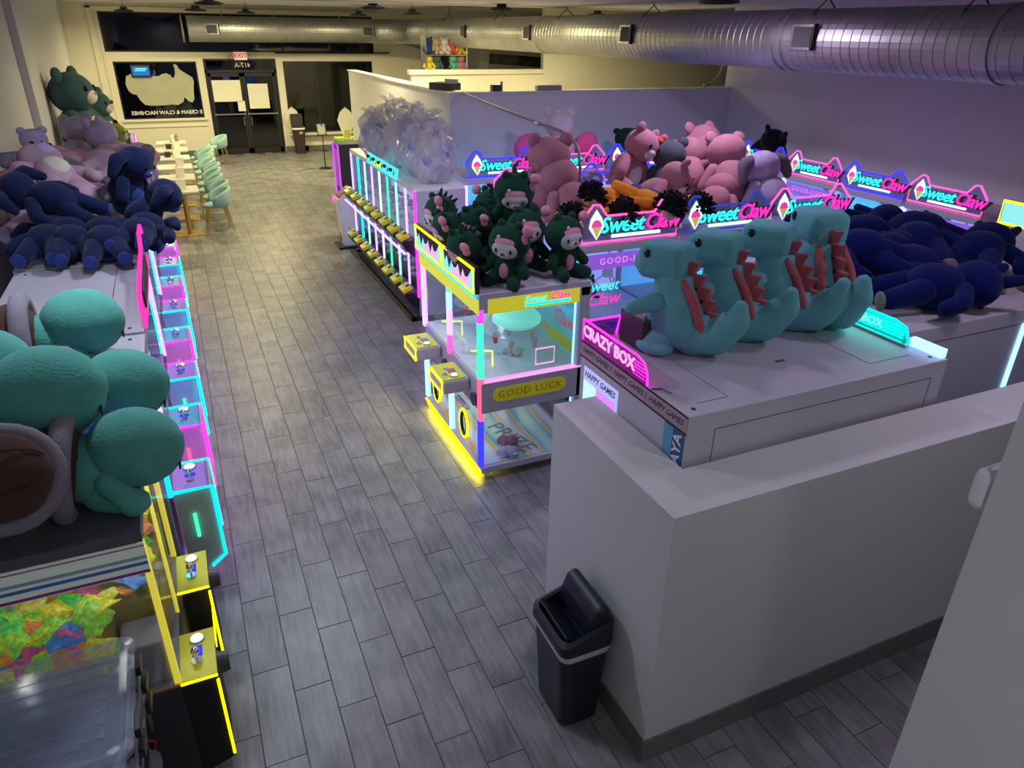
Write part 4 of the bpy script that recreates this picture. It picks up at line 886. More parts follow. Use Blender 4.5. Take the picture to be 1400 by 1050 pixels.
for gx in (0.22, 0.34):
    MB().tube([(gx, 0.72, 1.30), (gx, 0.70, 1.10), (gx, 0.66, 1.03), (gx, 0.60, 1.03), (gx, 0.57, 1.10), (gx, 0.57, 1.28)], 0.013, 8).build('claw_hoop', mat('clear_grey_plastic', (0.35, 0.40, 0.42), rough=0.2), cm, smooth=True)
MB().bb(0.16, 0.40, 0.52, 0.76, 1.28, 1.33).build('claw_carriage', M_STEEL, cm)
lg = MB().tube([(-0.004, 0.30, 0.40), (-0.004, 0.22, 0.42), (-0.004, 0.16, 0.36), (-0.004, 0.18, 0.27), (-0.004, 0.26, 0.26)], 0.007, 6).build('shield_mark', mat('logo_red', (0.35, 0.02, 0.05), rough=0.5), cm)
def ycon(x0, x1):
    c = MB().prism([(0.0, 0.05), (-0.15, 0.10), (-0.15, 0.645), (0.0, 0.645)], x0, x1, 'x').build('console', M_INK, cm)
    MB().bb(x0 - 0.004, x1 + 0.004, -0.155, 0.0, 0.645, 0.662).build('console_plate', M_YEL, c, bevel=0.003)
    MB().bb(x0 - 0.008, x0 - 0.003, -0.155, 0.0, 0.646, 0.658).build('plate_led', G['yel'], c)
    MB().bb(x0 - 0.006, x0 + 0.004, -0.157, -0.145, 0.12, 0.62).build('edge_led', G['yel'], c)
    MB().bb(x0 + 0.13, x0 + 0.20, -0.10, -0.055, 0.662, 0.665).build('screen', M_SCRB, c)
    joystick(c, x0 + 0.10, -0.075, 0.662, 0.95); button(c, x0 + 0.245, -0.08, 0.662, 0.030)
    MB().cyl((x0 + 0.14, -0.15, 0.58), (x0 + 0.14, -0.205, 0.58), 0.055, 0.045, 18).build('coin_knob', M_DARKP, c)
    for (a, b) in ((x0 + 0.03, -0.02), (x1 - 0.03, -0.02), (x0 + 0.03, -0.135), (x1 - 0.03, -0.135)): pass
ycon(0.0, 0.30); ycon(0.63, 0.93)
MB().bb(0.30, 0.63, -0.02, 0.0, 0.05, 0.64).build('front_recess', M_INK, cm)
MB().bb(0.31, 0.62, -0.154, -0.146, 0.52, 0.535).build('rail_led', G['yel'], cm)
vt = thing('light_tube', 'violet light tube lying on top of the candy machine', 'lamp', (-0.62, 3.22, 1.50))
MB().cyl((0, 0, 0.035), (0, 0.75, 0.035), 0.03, n=14).build('tube', glow('violet_lamp', (0.25, 0.03, 1.0), 4.0), vt)
MB().bb(-0.04, 0.04, -0.02, 0.0, 0, 0.07).bb(-0.04, 0.04, 0.75, 0.77, 0, 0.07).build('end_bracket', M_WHITE, vt)
pb = thing('power_box', 'small black power box on top of the candy machine', 'box', (-0.60, 3.08, 1.50))
MB().bb(-0.07, 0.07, -0.06, 0.06, 0, 0.10).build('case', M_INK, pb, bevel=0.006)
MB().tube([(0.0, 0.06, 0.03), (0.03, 0.10, 0.012), (0.05, 0.12, 0.01)], 0.006, 5).build('cable', M_INK, pb)
yt = thing('yellow_frame', 'yellow lit panel standing behind the turtle toys', 'panel', (-0.80, 3.30, 1.50))
MB().bb(-0.14, 0.10, 0, 0.02, 0, 0.22).build('panel', mat('acid_panel', (0.45, 0.5, 0.02), rough=0.4, emis=(0.5, 0.55, 0.0), estr=0.5), yt)
MB().bb(0.10, 0.115, -0.01, 0.03, 0, 0.25).build('orange_edge', glow('orange_tube', (1.0, 0.45, 0.02), 1.3), yt)
# candy pouches
rc = random.Random(11)
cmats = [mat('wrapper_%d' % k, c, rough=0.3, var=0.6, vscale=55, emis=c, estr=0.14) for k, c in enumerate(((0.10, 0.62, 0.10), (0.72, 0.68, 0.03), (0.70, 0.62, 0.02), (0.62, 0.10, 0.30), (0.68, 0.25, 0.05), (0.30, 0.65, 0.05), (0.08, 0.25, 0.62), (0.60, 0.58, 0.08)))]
cname = ['green', 'yellow', 'mustard yellow', 'crimson', 'orange', 'lime', 'blue', 'olive yellow']
def pouch_mesh(m):
    mb = MB(); n = 6; vs = []; fs = []
    for sgn in (1, -1):
        for j in range(n + 1):
            for i in range(n + 1):
                u, v = i / n * 2 - 1, j / n * 2 - 1
                hgt = 0.016 * max(0, (1 - abs(u) ** 3)) * max(0, (1 - v * v)) + 0.001
                vs.append((u * 0.060 + 0.004 * math.sin(5 * v), v * 0.045, sgn * hgt + 0.006 * math.sin(3 * u + 2 * v)))
    m2 = (n + 1) ** 2
    for sgn in (0, 1):
        for j in range(n):
            for i in range(n):
                a = sgn * m2 + j * (n + 1) + i; q = (a, a + 1, a + n + 2, a + n + 1); fs.append(q if sgn == 0 else q[::-1])
    for i in range(n):
        for a, b in ((i, i + 1), (n * (n + 1) + i + 1, n * (n + 1) + i)): fs.append((a, a + m2, b + m2, b))
        for a, b in (((i + 1) * (n + 1), i * (n + 1)), (i * (n + 1) + n, (i + 1) * (n + 1) + n)): fs.append((a, a + m2, b + m2, b))
    return mb.add(vs, fs).mesh('candy_pouch', m, smooth=True)
pm = [pouch_mesh(m) for m in cmats]
for k in range(215):
    if k < 150:
        lx, ly = rc.uniform(0.05, 0.88), rc.uniform(0.08, 0.80)
        if lx < 0.22 and ly < 0.20: lx += 0.25
        z = 1.0 + (k % 5) * 0.022 + 0.05 * math.sin(lx * 5) * math.sin(ly * 4 + 1)
        rx, ry = rc.uniform(-0.6, 0.6), rc.uniform(-0.6, 0.6)
    else:
        lx, ly = rc.uniform(0.05, 0.13), rc.uniform(0.26, 0.80); z = rc.uniform(0.72, 1.06)
        rx, ry = rc.uniform(0.7, 1.3), rc.uniform(-0.5, 0.5)
    w_ = rc.choices(range(8), weights=(3, 5, 4, 3, 3, 3, 2, 3))[0]
    zone = 'against the near glass' if lx < 0.2 else ('at the far end' if lx > 0.68 else ('by the front glass' if ly < 0.35 else 'in the middle'))
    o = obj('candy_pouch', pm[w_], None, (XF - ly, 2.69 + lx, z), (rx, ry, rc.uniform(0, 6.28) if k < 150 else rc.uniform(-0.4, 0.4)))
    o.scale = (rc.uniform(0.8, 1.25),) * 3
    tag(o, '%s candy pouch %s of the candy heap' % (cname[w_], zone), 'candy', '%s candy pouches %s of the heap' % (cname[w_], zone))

def rr_ring(sx, sy, z, r=0.05, n=6, ox=0.0):
    out = []
    for (ux, uy, a0) in ((1, -1, -R90), (1, 1, 0), (-1, 1, R90), (-1, -1, math.pi)):
        for i in range(n):
            an = a0 + R90 * i / (n - 1); out.append((ox + ux * (sx - r) + r * math.cos(an), uy * (sy - r) + r * math.sin(an), z))
    return out
def loft(rings, cap0=True, cap1=True):
    n = len(rings[0]); vs = [p for q in rings for p in q]
    fs = [(k * n + i, k * n + (i + 1) % n, (k + 1) * n + (i + 1) % n, (k + 1) * n + i) for k in range(len(rings) - 1) for i in range(n)]
    if cap0: fs.append(tuple(range(n - 1, -1, -1)))
    if cap1: fs.append(tuple((len(rings) - 1) * n + i for i in range(n)))
    return MB().add(vs, fs)
# ------------------------------------------------------------------ clear storage boxes in the corner
M_BIN = sheet('cloudy_plastic', (0.80, 0.84, 0.90), gloss=0.14, grough=0.16, haze=0.20, hcol=(0.70, 0.77, 0.92))
def bin_(label, cx, cy, z, w, d, h, rz=0.0):
    t = thing('storage_box', label, 'storage box', (cx, cy, z), rz, 'stacked clear storage boxes')
    a, b = w / 2, d / 2; s = 0.035
    vs = []; nr = 20
    def ring(sx, sy, zz, r=0.06):
        out = []
        for (ux, uy, a0) in ((1, -1, -R90), (1, 1, 0), (-1, 1, R90), (-1, -1, math.pi)):
            for i in range(5):
                an = a0 + R90 * i / 4
                out.append((ux * (sx - r) + r * math.cos(an), uy * (sy - r) + r * math.sin(an), zz))
        return out
    R = [ring(a - s, b - s, 0.0), ring(a - 0.012, b - 0.012, h - 0.05), ring(a, b, h - 0.045), ring(a, b, h - 0.02)]
    for q in R: vs += q
    fs = [(k * 20 + i, k * 20 + (i + 1) % 20, (k + 1) * 20 + (i + 1) % 20, (k + 1) * 20 + i) for k in range(3) for i in range(20)] + [tuple(range(19, -1, -1))]
    MB().add(vs, fs).build('tub', M_BIN, t, smooth=True)
    R = [ring(a + 0.006, b + 0.006, h - 0.03), ring(a + 0.006, b + 0.006, h - 0.008), ring(a - 0.03, b - 0.03, h), ring(a - 0.06, b - 0.06, h - 0.012), ring(a - 0.10, b - 0.10, h - 0.012, 0.04), ring(a - 0.115, b - 0.115, h - 0.004, 0.04)]
    vs = []
    for q in R: vs += q
    fs = [(k * 20 + i, k * 20 + (i + 1) % 20, (k + 1) * 20 + (i + 1) % 20, (k + 1) * 20 + i) for k in range(5) for i in range(20)] + [tuple(100 + i for i in range(20))]
    MB().add(vs, fs).build('lid', M_BIN, t, smooth=False)
    for yy in (-b * 0.45, b * 0.45):
        MB().bb(a + 0.004, a + 0.022, yy - 0.035, yy + 0.035, h - 0.11, h - 0.012).build('latch', M_BLACK, t, bevel=0.005)
    MB().bb(-a * 0.7, a * 0.7, -0.004, 0.004, h - 0.002, h + 0.003).bb(-0.004, 0.004, -b * 0.6, b * 0.6, h - 0.002, h + 0.003).build('lid_rib', M_BIN, t)
for k, (lb, w, d, h, dx) in enumerate((('clear storage box at the bottom of the corner stack', 0.80, 0.60, 0.42, 0.0), ('cloudy clear storage box on top of the bottom one in the corner', 0.80, 0.60, 0.40, 0.01))):
    bin_(lb, -0.92 + dx, 2.30, (0, 0.425)[k], w, d, h, 0.02 * k)
def lid_(label, cx, cy, z, w, d, rz):
    t = thing('plastic_cover', label, 'box cover', (cx, cy, z), rz, 'loose clear covers stacked on the storage boxes')
    a, b = w / 2, d / 2
    R = [rr_ring(a + 0.006, b + 0.006, 0.0, 0.06), rr_ring(a + 0.006, b + 0.006, 0.020, 0.06), rr_ring(a - 0.02, b - 0.02, 0.027, 0.06), rr_ring(a - 0.05, b - 0.05, 0.016, 0.05), rr_ring(a - 0.09, b - 0.09, 0.016, 0.05), rr_ring(a - 0.10, b - 0.10, 0.024, 0.05)]
    loft(R, False, True).build('shell', M_BIN, t)
    rb = MB()
    for q in range(7): rb.bb(-a * 0.78, a * 0.78, -0.18 + 0.06 * q - 0.004, -0.18 + 0.06 * q + 0.004, 0.020, 0.028)
    rb.build('ribs', M_BIN, t)
    for yy in (-b * 0.5, b * 0.5):
        MB().bb(a + 0.004, a + 0.026, yy - 0.05, yy + 0.05, -0.02, 0.022).build('latch', M_BLACK, t, bevel=0.004)
LN = ['lowest loose clear cover', 'second loose clear cover', 'third loose clear cover', 'fourth loose clear cover', 'fifth loose clear cover', 'sixth loose clear cover', 'seventh loose clear cover', 'uppermost loose clear cover']
for k in range(8):
    lid_('%s in the stack on the storage boxes' % LN[k], -0.92 + 0.03 * math.sin(k * 2.1), 2.29 + 0.025 * math.cos(k * 1.7), 0.828 + 0.031 * k, 0.80, 0.60, 0.02 * math.sin(k * 3))

# ------------------------------------------------------------------ swing top bin by the half wall
M_BINB = mat('black_bin_plastic', (0.010, 0.012, 0.022), rough=0.42, var=0.05)
tr = thing('trash_can', 'black swing top trash can with a white liner against the half wall', 'trash can', (1.445, 2.40, 0))
loft([rr_ring(0.105, 0.145, 0.0), rr_ring(0.115, 0.155, 0.02), rr_ring(0.138, 0.18, 0.54)]).build('body', M_BINB, tr)
loft([rr_ring(0.1395, 0.182, 0.500), rr_ring(0.147, 0.190, 0.535), rr_ring(0.143, 0.186, 0.56)], False, False).build('liner', mat('white_liner', (0.55, 0.55, 0.57), rough=0.5, bump=0.4, bscale=40), tr)
def tilt(ring, k, z0):  # slanted rim: higher towards +x
    return [(x, y, z + (x + 0.15) * k) for x, y, z in ring]
loft([rr_ring(0.150, 0.192, 0.548), rr_ring(0.150, 0.192, 0.575), tilt(rr_ring(0.148, 0.190, 0.60), 0.30, 0), tilt(rr_ring(0.128, 0.168, 0.612), 0.30, 0), tilt(rr_ring(0.118, 0.158, 0.60), 0.30, 0), rr_ring(0.110, 0.150, 0.565)], True, True).build('lid', M_BINB, tr, smooth=False)
hood = [(0.005, 0.60), (0.02, 0.70), (0.045, 0.765), (0.085, 0.785), (0.115, 0.765), (0.138, 0.70), (0.145, 0.62)]
MB().prism(hood, -0.165, 0.165, 'y').build('hood', M_BINB, tr, bevel=0.02, seg=3)
MB().box((-0.055, 0, 0.60), (0.13, 0.29, 0.012), (0, 0.55, 0)).build('swing_flap', M_BINB, tr, bevel=0.004)

# ------------------------------------------------------------------ wall device near the viewer
ds = thing('wall_sensor', 'small white rounded alarm box on the end of the grey wall', 'sensor', (1.60, 0.765, 2.34))
MB().bb(-0.095, 0.075, 0.0, 0.052, 0.0, 0.105).build('case', M_WHITE, ds, bevel=0.022, seg=3)
MB().bb(-0.06, 0.04, 0.052, 0.056, 0.03, 0.07).build('lens', M_GREYP, ds)

# ------------------------------------------------------------------ cafe tables and chairs
M_GOLD = mat('gold_metal', (0.75, 0.52, 0.14), rough=0.3, metal=0.85)
M_MINT = mat('mint_velvet', (0.31, 0.54, 0.51), rough=0.8, var=0.05, sheen=0.3)
M_MARB = mat('pale_tabletop', (0.78, 0.76, 0.70), rough=0.3, var=0.08, vscale=4)
def table_at(y, label):
    t = thing('cafe_table', label, 'table', (-0.12, y, 0), group='cafe tables in a row')
    MB().bb(-0.33, 0.33, -0.30, 0.30, 0.745, 0.78).build('tabletop', M_MARB, t, bevel=0.006)
    MB().bb(-0.31, 0.31, -0.28, 0.28, 0.735, 0.745).build('apron', M_GOLD, t)
    MB().cyl((0.08, 0, 0.02), (0.08, 0, 0.735), 0.04, n=16).build('column', M_GOLD, t, smooth=False)
    MB().bb(-0.16, 0.30, -0.20, 0.20, 0.0, 0.022).build('foot_plate', M_GOLD, t, bevel=0.004)
TY = [13.86 + 1.24 * i for i in range(6)]
for i, y in enumerate(TY):
    table_at(y, ('pale cafe table nearest the plush covered machines', 'second pale cafe table from the plush covered machines', 'third pale cafe table in the row', 'fourth pale cafe table in the row', 'fifth pale cafe table in the row', 'pale cafe table nearest the logo window')[i])
def chair():
    t = thing('cafe_chair', 'mint', 'chair', group='mint barrel chairs along the cafe tables')
    MB().ell((0, 0, 0.46), (0.23, 0.23, 0.05), nu=24, nv=8).build('seat', M_MINT, t, smooth=True)
    n = 18; R = []
    for k, (rad, z) in enumerate(((0.215, 0.44), (0.25, 0.50), (0.27, 0.72), (0.265, 0.76), (0.235, 0.755), (0.225, 0.72), (0.205, 0.52))):
        ring = []
        for i in range(n + 1):
            a = -math.pi * 0.62 + math.pi * 1.24 * i / n
            zz = z - (0.16 * (abs(a) / (math.pi * 0.62)) ** 2.2 if z > 0.6 else 0)
            ring.append((rad * math.cos(a), rad * math.sin(a), zz))
        R.append(ring)
    vs = [p for q in R for p in q]; m = n + 1
    fs = [(k * m + i, k * m + i + 1, ((k + 1) % 7) * m + i + 1, ((k + 1) % 7) * m + i) for k in range(7) for i in range(n)]
    fs += [tuple(k * m for k in range(7)), tuple(k * m + n for k in range(6, -1, -1))]
    MB().add(vs, fs).build('backrest', M_MINT, t, smooth=True)
    for (sx, sy) in ((1, 1), (1, -1), (-1, 1), (-1, -1)):
        MB().cyl((sx * 0.14, sy * 0.14, 0.44), (sx * 0.21, sy * 0.20, 0.0), 0.016, 0.010, 10).build('leg', M_GOLD, t)
    return t
c0 = chair()
spots = [(0.47, 13.95 + 0.70 * i, 0.0) for i in range(9)]
words = ['nearest the arcade aisle', 'second from the arcade aisle', 'third from the arcade aisle', 'fourth from the arcade aisle', 'in the middle of the row', 'sixth from the arcade aisle', 'seventh from the arcade aisle', 'eighth from the arcade aisle', 'at the far end of the row']
for i, (x, y, rz) in enumerate(spots):
    lb = 'mint barrel chair with gold legs %s of chairs' % words[i] if 'row' in words[i] else 'mint barrel chair with gold legs %s' % words[i]
    if i == 0: c0.location = (x, y, 0); c0.rotation_euler = (0, 0, 0.1); c0['label'] = lb
    else: dup(c0, (x + 0.03 * math.sin(i * 2), y, 0), 0.15 * math.sin(i * 3), lb)
dup(c0, (0.98, 21.3, 0), 0.3, 'mint barrel chair standing apart by the double doors')
dup(c0, (-0.72, 20.3, 0), 3.0, 'mint barrel chair on the wall side of the far table')
for i, y in enumerate(TY):
    if i % 1 == 0:
        tc = thing('menu_card', ('white folded menu card on the table nearest the machines', 'white folded menu card on the second table', 'white folded menu card on the third table', 'white folded menu card on the fourth table', 'white folded menu card on the fifth table', 'white folded menu card on the table by the window')[i], 'menu card', (-0.05 + 0.02 * i % 0.05, y - 0.05, 0.78), 0.1 * i, 'menu cards on the cafe tables')
        MB().box((0, -0.022, 0.085), (0.15, 0.004, 0.175), (-0.24, 0, 0)).build('front_leaf', M_PAPER, tc)
        MB().box((0, 0.022, 0.085), (0.15, 0.004, 0.175), (0.24, 0, 0)).build('back_leaf', M_PAPER, tc)
for (x, y, lb) in ((-0.18, 18.9, 'small dark caddy on the fifth table'), (-0.22, 17.65, 'small dark caddy on the fourth table')):
    t = thing('caddy', lb, 'caddy', (x, y, 0.78)); MB().bb(-0.06, 0.06, -0.06, 0.06, 0, 0.11).build('case', M_DARKP, t, bevel=0.008)
    MB().bb(-0.045, 0.045, -0.045, 0.045, 0.11, 0.15).build('napkins', M_PAPER, t)
t = thing('ornament', 'little tan wooden ornament on the table by the window', 'ornament', (0.02, 20.0, 0.78))
MB().ell((0, 0, 0.06), (0.05, 0.05, 0.06), nu=12, nv=8).build('body', mat('tan_wood', (0.40, 0.25, 0.10), rough=0.6), t, smooth=True)
MB().ell((0, 0, 0.15), (0.035, 0.035, 0.045), nu=12, nv=8).build('head', MATS['tan_wood'], t, smooth=True)

# ------------------------------------------------------------------ by the doors
t = thing('sign_stand', 'black floor stand holding a small framed notice in the front hall', 'sign stand', (3.48, 19.8, 0))
MB().cyl((0, 0, 0), (0, 0, 0.02), 0.17, 0.16, 24).build('base', M_BLACK, t)
MB().cyl((0, 0, 0.02), (0, 0, 1.5), 0.013, n=10).build('pole', M_BLACK, t)
fm = MB().box((-0.02, -0.03, 0.98), (0.24, 0.02, 0.32), (-0.5, 0, 0)).build('frame', M_BLACK, t)
MB().box((-0.02, -0.042, 0.985), (0.19, 0.01, 0.27), (-0.5, 0, 0)).build('notice', mat('notice', (0.25, 0.25, 0.24), rough=0.5, var=0.4, vscale=20), fm)
t = thing('trash_can', 'black open trash can with a white liner beside the double doors', 'trash can', (3.30, 22.62, 0))
loft([rr_ring(0.13, 0.13, 0.0), rr_ring(0.17, 0.17, 0.72)]).build('body', mat('dark_brown_bin', (0.03, 0.024, 0.02), rough=0.5), t)
loft([rr_ring(0.176, 0.176, 0.68), rr_ring(0.178, 0.178, 0.73)], False, False).build('liner', M_PAPER, t)
MB().box((0, 0.17, 0.90), (0.34, 0.02, 0.36), (-0.12, 0, 0)).build('lid', M_BLACK, t)
MB().bb(0.0, 0.09, -0.172, -0.165, 0.56, 0.62).build('sticker', mat('pink_sticker', (0.6, 0.35, 0.35), rough=0.6), t)
def fan(name, label, x, y, z, s):
    t = thing(name, label, 'ornament', (x, y, z), scale=s)
    for k in range(7):
        a = -0.5 + k / 6
        MB().prism([(-0.07, 0.05), (0.07, 0.05), (0.10, 0.36), (0.0, 0.58 - 0.15 * abs(a)), (-0.10, 0.36)], -0.02 + 0.006 * k, -0.016 + 0.006 * k, 'y').build('plume', mat('cream_plume', (0.75, 0.72, 0.58), rough=0.8), t).rotation_euler = (0, a * 0.42, 0)
    MB().cyl((0, 0, 0), (0, 0, 0.14), 0.06, 0.05, 14).build('vase', mat('mustard_pot', (0.55, 0.42, 0.08), rough=0.5), t)
fan('dried_plume_vase', 'vase of tall cream plumes on the dark stand by the partition end', 3.95, 19.0, 0.86, 1.25)
fan('dried_plume_vase', 'narrow cream plume standing behind the open trash can', 3.22, 22.97, 0.52, 1.3)
t = thing('display_stand', 'dark display stand with a lime tray at the end of the partition', 'stand', (3.95, 19.0, 0))
MB().bb(-0.27, 0.27, -0.22, 0.22, 0.60, 0.80).bb(-0.25, -0.22, -0.2, 0.2, 0, 0.6).bb(0.22, 0.25, -0.2, 0.2, 0, 0.6).build('frame', M_BLACK, t)
MB().bb(-0.29, 0.29, -0.24, 0.24, 0.80, 0.86).build('tray', mat('lime_tray', (0.30, 0.55, 0.05), rough=0.5, var=0.4, vscale=12), t)
MB().bb(-0.6, -0.30, -0.5, 0.5, 0, 0.62).build('pale_box', M_CREAM, t) if False else None
t = thing('low_counter', 'pale low counter with dark front behind the slim cabinet', 'counter', (3.28, 14.6, 0))
MB().bb(-0.30, 0.30, -0.9, 0.9, 0.0, 0.82).build('body', M_DARKP, t)
MB().bb(-0.33, 0.33, -0.93, 0.93, 0.82, 0.86).build('worktop', M_MARB, t, bevel=0.005)

# ------------------------------------------------------------------ on and over the partition
t = thing('projector', 'dark box device lying on the partition corner', 'device', (3.72, 10.75, 2.525), 0.5)
MB().bb(-0.13, 0.13, -0.2, 0.2, 0, 0.10).build('case', M_DARKP, t, bevel=0.01)
MB().bb(0.13, 0.17, -0.12, 0.12, 0.0, 0.14).build('bracket', M_WHITE, t)
t = thing('small_device', 'little dark device on the partition top by the bent pipe', 'device', (4.35, 10.33, 2.525))
MB().bb(-0.07, 0.07, -0.05, 0.05, 0, 0.09).build('case', M_DARKP, t, bevel=0.008)
MB().bb(0.08, 0.10, -0.02, 0.02, 0, 0.13).build('upright', M_GREYP, t)
t = thing('flat_box', 'thin grey box on the partition top', 'box', (5.2, 10.33, 2.525))
MB().bb(-0.20, 0.20, -0.05, 0.05, 0, 0.07).build('case', M_GREYP, t, bevel=0.005)
t = thing('security_camera', 'white dome camera with a bracket on the partition side wall', 'camera', (3.62, 10.75, 2.08))
MB().bb(-0.05, 0.0, -0.08, 0.08, -0.09, 0.09).build('mount', M_WHITE, t, bevel=0.01)
MB().ell((-0.09, 0, 0.0), (0.07, 0.07, 0.08), nu=18, nv=10).build('dome', M_WHITE, t, smooth=True)
MB().cyl((-0.10, 0.04, 0.01), (-0.12, 0.20, -0.03), 0.035, 0.05, 14).build('spot_head', M_GREYP, t)
t = thing('bent_pipe', 'thin metal conduit running from the partition and bending down to the island', 'pipe', (0, 0, 0))
MB().tube([(3.80, 10.2, 2.52), (3.85, 8.6, 2.40), (3.90, 7.4, 2.32), (3.905, 7.15, 2.28), (3.91, 7.0, 2.18), (3.91, 6.95, 2.0), (3.91, 6.95, 1.60)], 0.017, 8).build('pipe', mat('conduit', (0.20, 0.195, 0.20), rough=0.5, metal=0.5), t, smooth=True)
MB().cyl((3.87, 8.0, 2.352), (3.88, 7.9, 2.345), 0.024, n=10).build('pipe_joint', M_STEEL, t)
# kitchen side things seen over the partition
t = thing('wall_pipe', 'curved steel pipe on the cream wall past the partition', 'pipe', (0, 0, 0))
MB().tube([(5.95, 23.0, 3.0), (6.9, 23.0, 2.9), (7.2, 23.0, 2.8), (7.25, 23.0, 2.5), (7.25, 23.0, 1.2)], 0.035, 8).build('pipe', M_STEEL, t, smooth=True)
MB().cyl((7.9, 22.98, 0), (7.9, 22.98, 3.2), 0.06, n=10).build('riser', M_CREAM, t)
t = thing('pipe_bend', 'curved grey pipe rising at the corner of the tall wall', 'pipe', (0, 0, 0))
MB().tube([(8.40, 10.33, 3.3), (8.40, 10.33, 2.85), (8.33, 10.33, 2.68), (8.20, 10.33, 2.58), (8.05, 10.33, 2.55)], 0.028, 8).build('pipe', M_GREYP, t, smooth=True)
t = thing('fridge', 'tall grey cabinet behind the kitchen ledge', 'cabinet', (7.05, 18.2, 0))
MB().bb(-0.30, 0.30, -0.3, 0.3, 0, 3.0).build('body', mat('slate_cabinet', (0.12, 0.13, 0.12), rough=0.5), t, bevel=0.01)
t = thing('wall_screen', 'long dark menu screen on the wall beyond the kitchen ledge', 'screen', (8.6, 18.8, 2.50), rot=(0, 0.06, 0))
MB().bb(-0.85, 0.85, 0, 0.05, 0.0, 0.24).build('case', M_INK, t)
MB().bb(-0.82, 0.82, -0.004, 0.0, 0.03, 0.21).build('display', mat('menu_display', (0.05, 0.045, 0.05), rough=0.3, var=0.8, vscale=8), t)
# ------------------------------------------------------------------ plush toys: one prototype of each kind, copied with its parts
def soft(parent, name, m, c, r, rot=(0, 0, 0), nu=22, nv=14, wob=0.0, seed=0, fn=None):
    return MB().ell(c, r, rot, nu, nv, fn).build(name, m, parent, smooth=True, wob=wob, seed=seed)
def limb(parent, name, m, pts, radii, n=12):
    pts = [Vector(p) for p in pts]
    P = []; R = []
    # rounded ends
    a = pts[0] + (pts[0] - pts[1]).normalized() * radii[0] * 0.9
    b = pts[-1] + (pts[-1] - pts[-2]).normalized() * radii[-1] * 0.9
    P.append(a); R.append(radii[0] * 0.25); P.append(pts[0] + (pts[0] - pts[1]).normalized() * radii[0] * 0.55); R.append(radii[0] * 0.8)
    for i in range(len(pts) - 1):
        for k in range(4):
            t = k / 4; P.append(pts[i].lerp(pts[i + 1], t)); R.append(radii[i] * (1 - t) + radii[i + 1] * t)
    P.append(pts[-1]); R.append(radii[-1]); P.append(pts[-1] + (pts[-1] - pts[-2]).normalized() * radii[-1] * 0.55); R.append(radii[-1] * 0.8)
    P.append(b); R.append(radii[-1] * 0.25)
    return MB().tube(P, 0.1, n, radii=R).build(name, m, parent, smooth=True)
M_EYE = mat('black_eye', (0.006, 0.006, 0.008), rough=0.15)
PL = lambda n, c, v=0.10: plush_mat(n, c, v)
TEAL = PL('sea_green_plush', (0.105, 0.40, 0.325)); BROWN = PL('brown_plush', (0.085, 0.042, 0.033)); GREYR = PL('grey_rim_plush', (0.24, 0.225, 0.25))
NAVY = PL('navy_plush', (0.007, 0.013, 0.048)); NAVY2 = PL('navy_light_plush', (0.025, 0.05, 0.20))
PINKA = PL('pale_pink_plush', (0.48, 0.28, 0.33), 0.2); LILA = PL('pale_lilac_plush', (0.38, 0.31, 0.47), 0.2); GREYE = PL('grey_ear_plush', (0.13, 0.12, 0.15)); CREAMP = PL('cream_plush', (0.62, 0.58, 0.46))
TIE = mat('tie_dye_plush', (0.44, 0.285, 0.36), rough=0.95, var=0.22, vscale=4, bump=0.5, bscale=90, sheen=0.08, spec=0.08)
GREEN = PL('bottle_green_plush', (0.009, 0.050, 0.027)); PINKB = PL('bow_pink_plush', (0.66, 0.27, 0.37)); WHITEP = PL('white_plush', (0.54, 0.52, 0.54))
PINKC = PL('rose_plush', (0.38, 0.165, 0.21)); RED = PL('coral_plush', (0.60, 0.10, 0.12)); DTEAL = PL('slate_teal_plush', (0.045, 0.10, 0.11)); HOTP = PL('hot_pink_plush', (0.75, 0.12, 0.33))
DINO = PL('dinosaur_teal_plush', (0.14, 0.42, 0.46)); SPINE = PL('dinosaur_red_plush', (0.42, 0.11, 0.13)); BLUE = PL('royal_blue_plush', (0.003, 0.008, 0.085)); TAN = PL('tan_plush', (0.42, 0.32, 0.22)); SOLE = PL('grey_sole_plush', (0.22, 0.19, 0.20))
BLACKP = PL('black_plush', (0.006, 0.006, 0.008)); ORANGE = PL('orange_plush', (0.75, 0.28, 0.02)); SKIN = PL('doll_cloth', (0.62, 0.42, 0.32)); DENIM = PL('denim_plush', (0.04, 0.06, 0.16)); SLATE = PL('slate_plush', (0.07, 0.08, 0.095))
M_TAG = mat('cloth_tag', (0.6, 0.6, 0.62), rough=0.7)

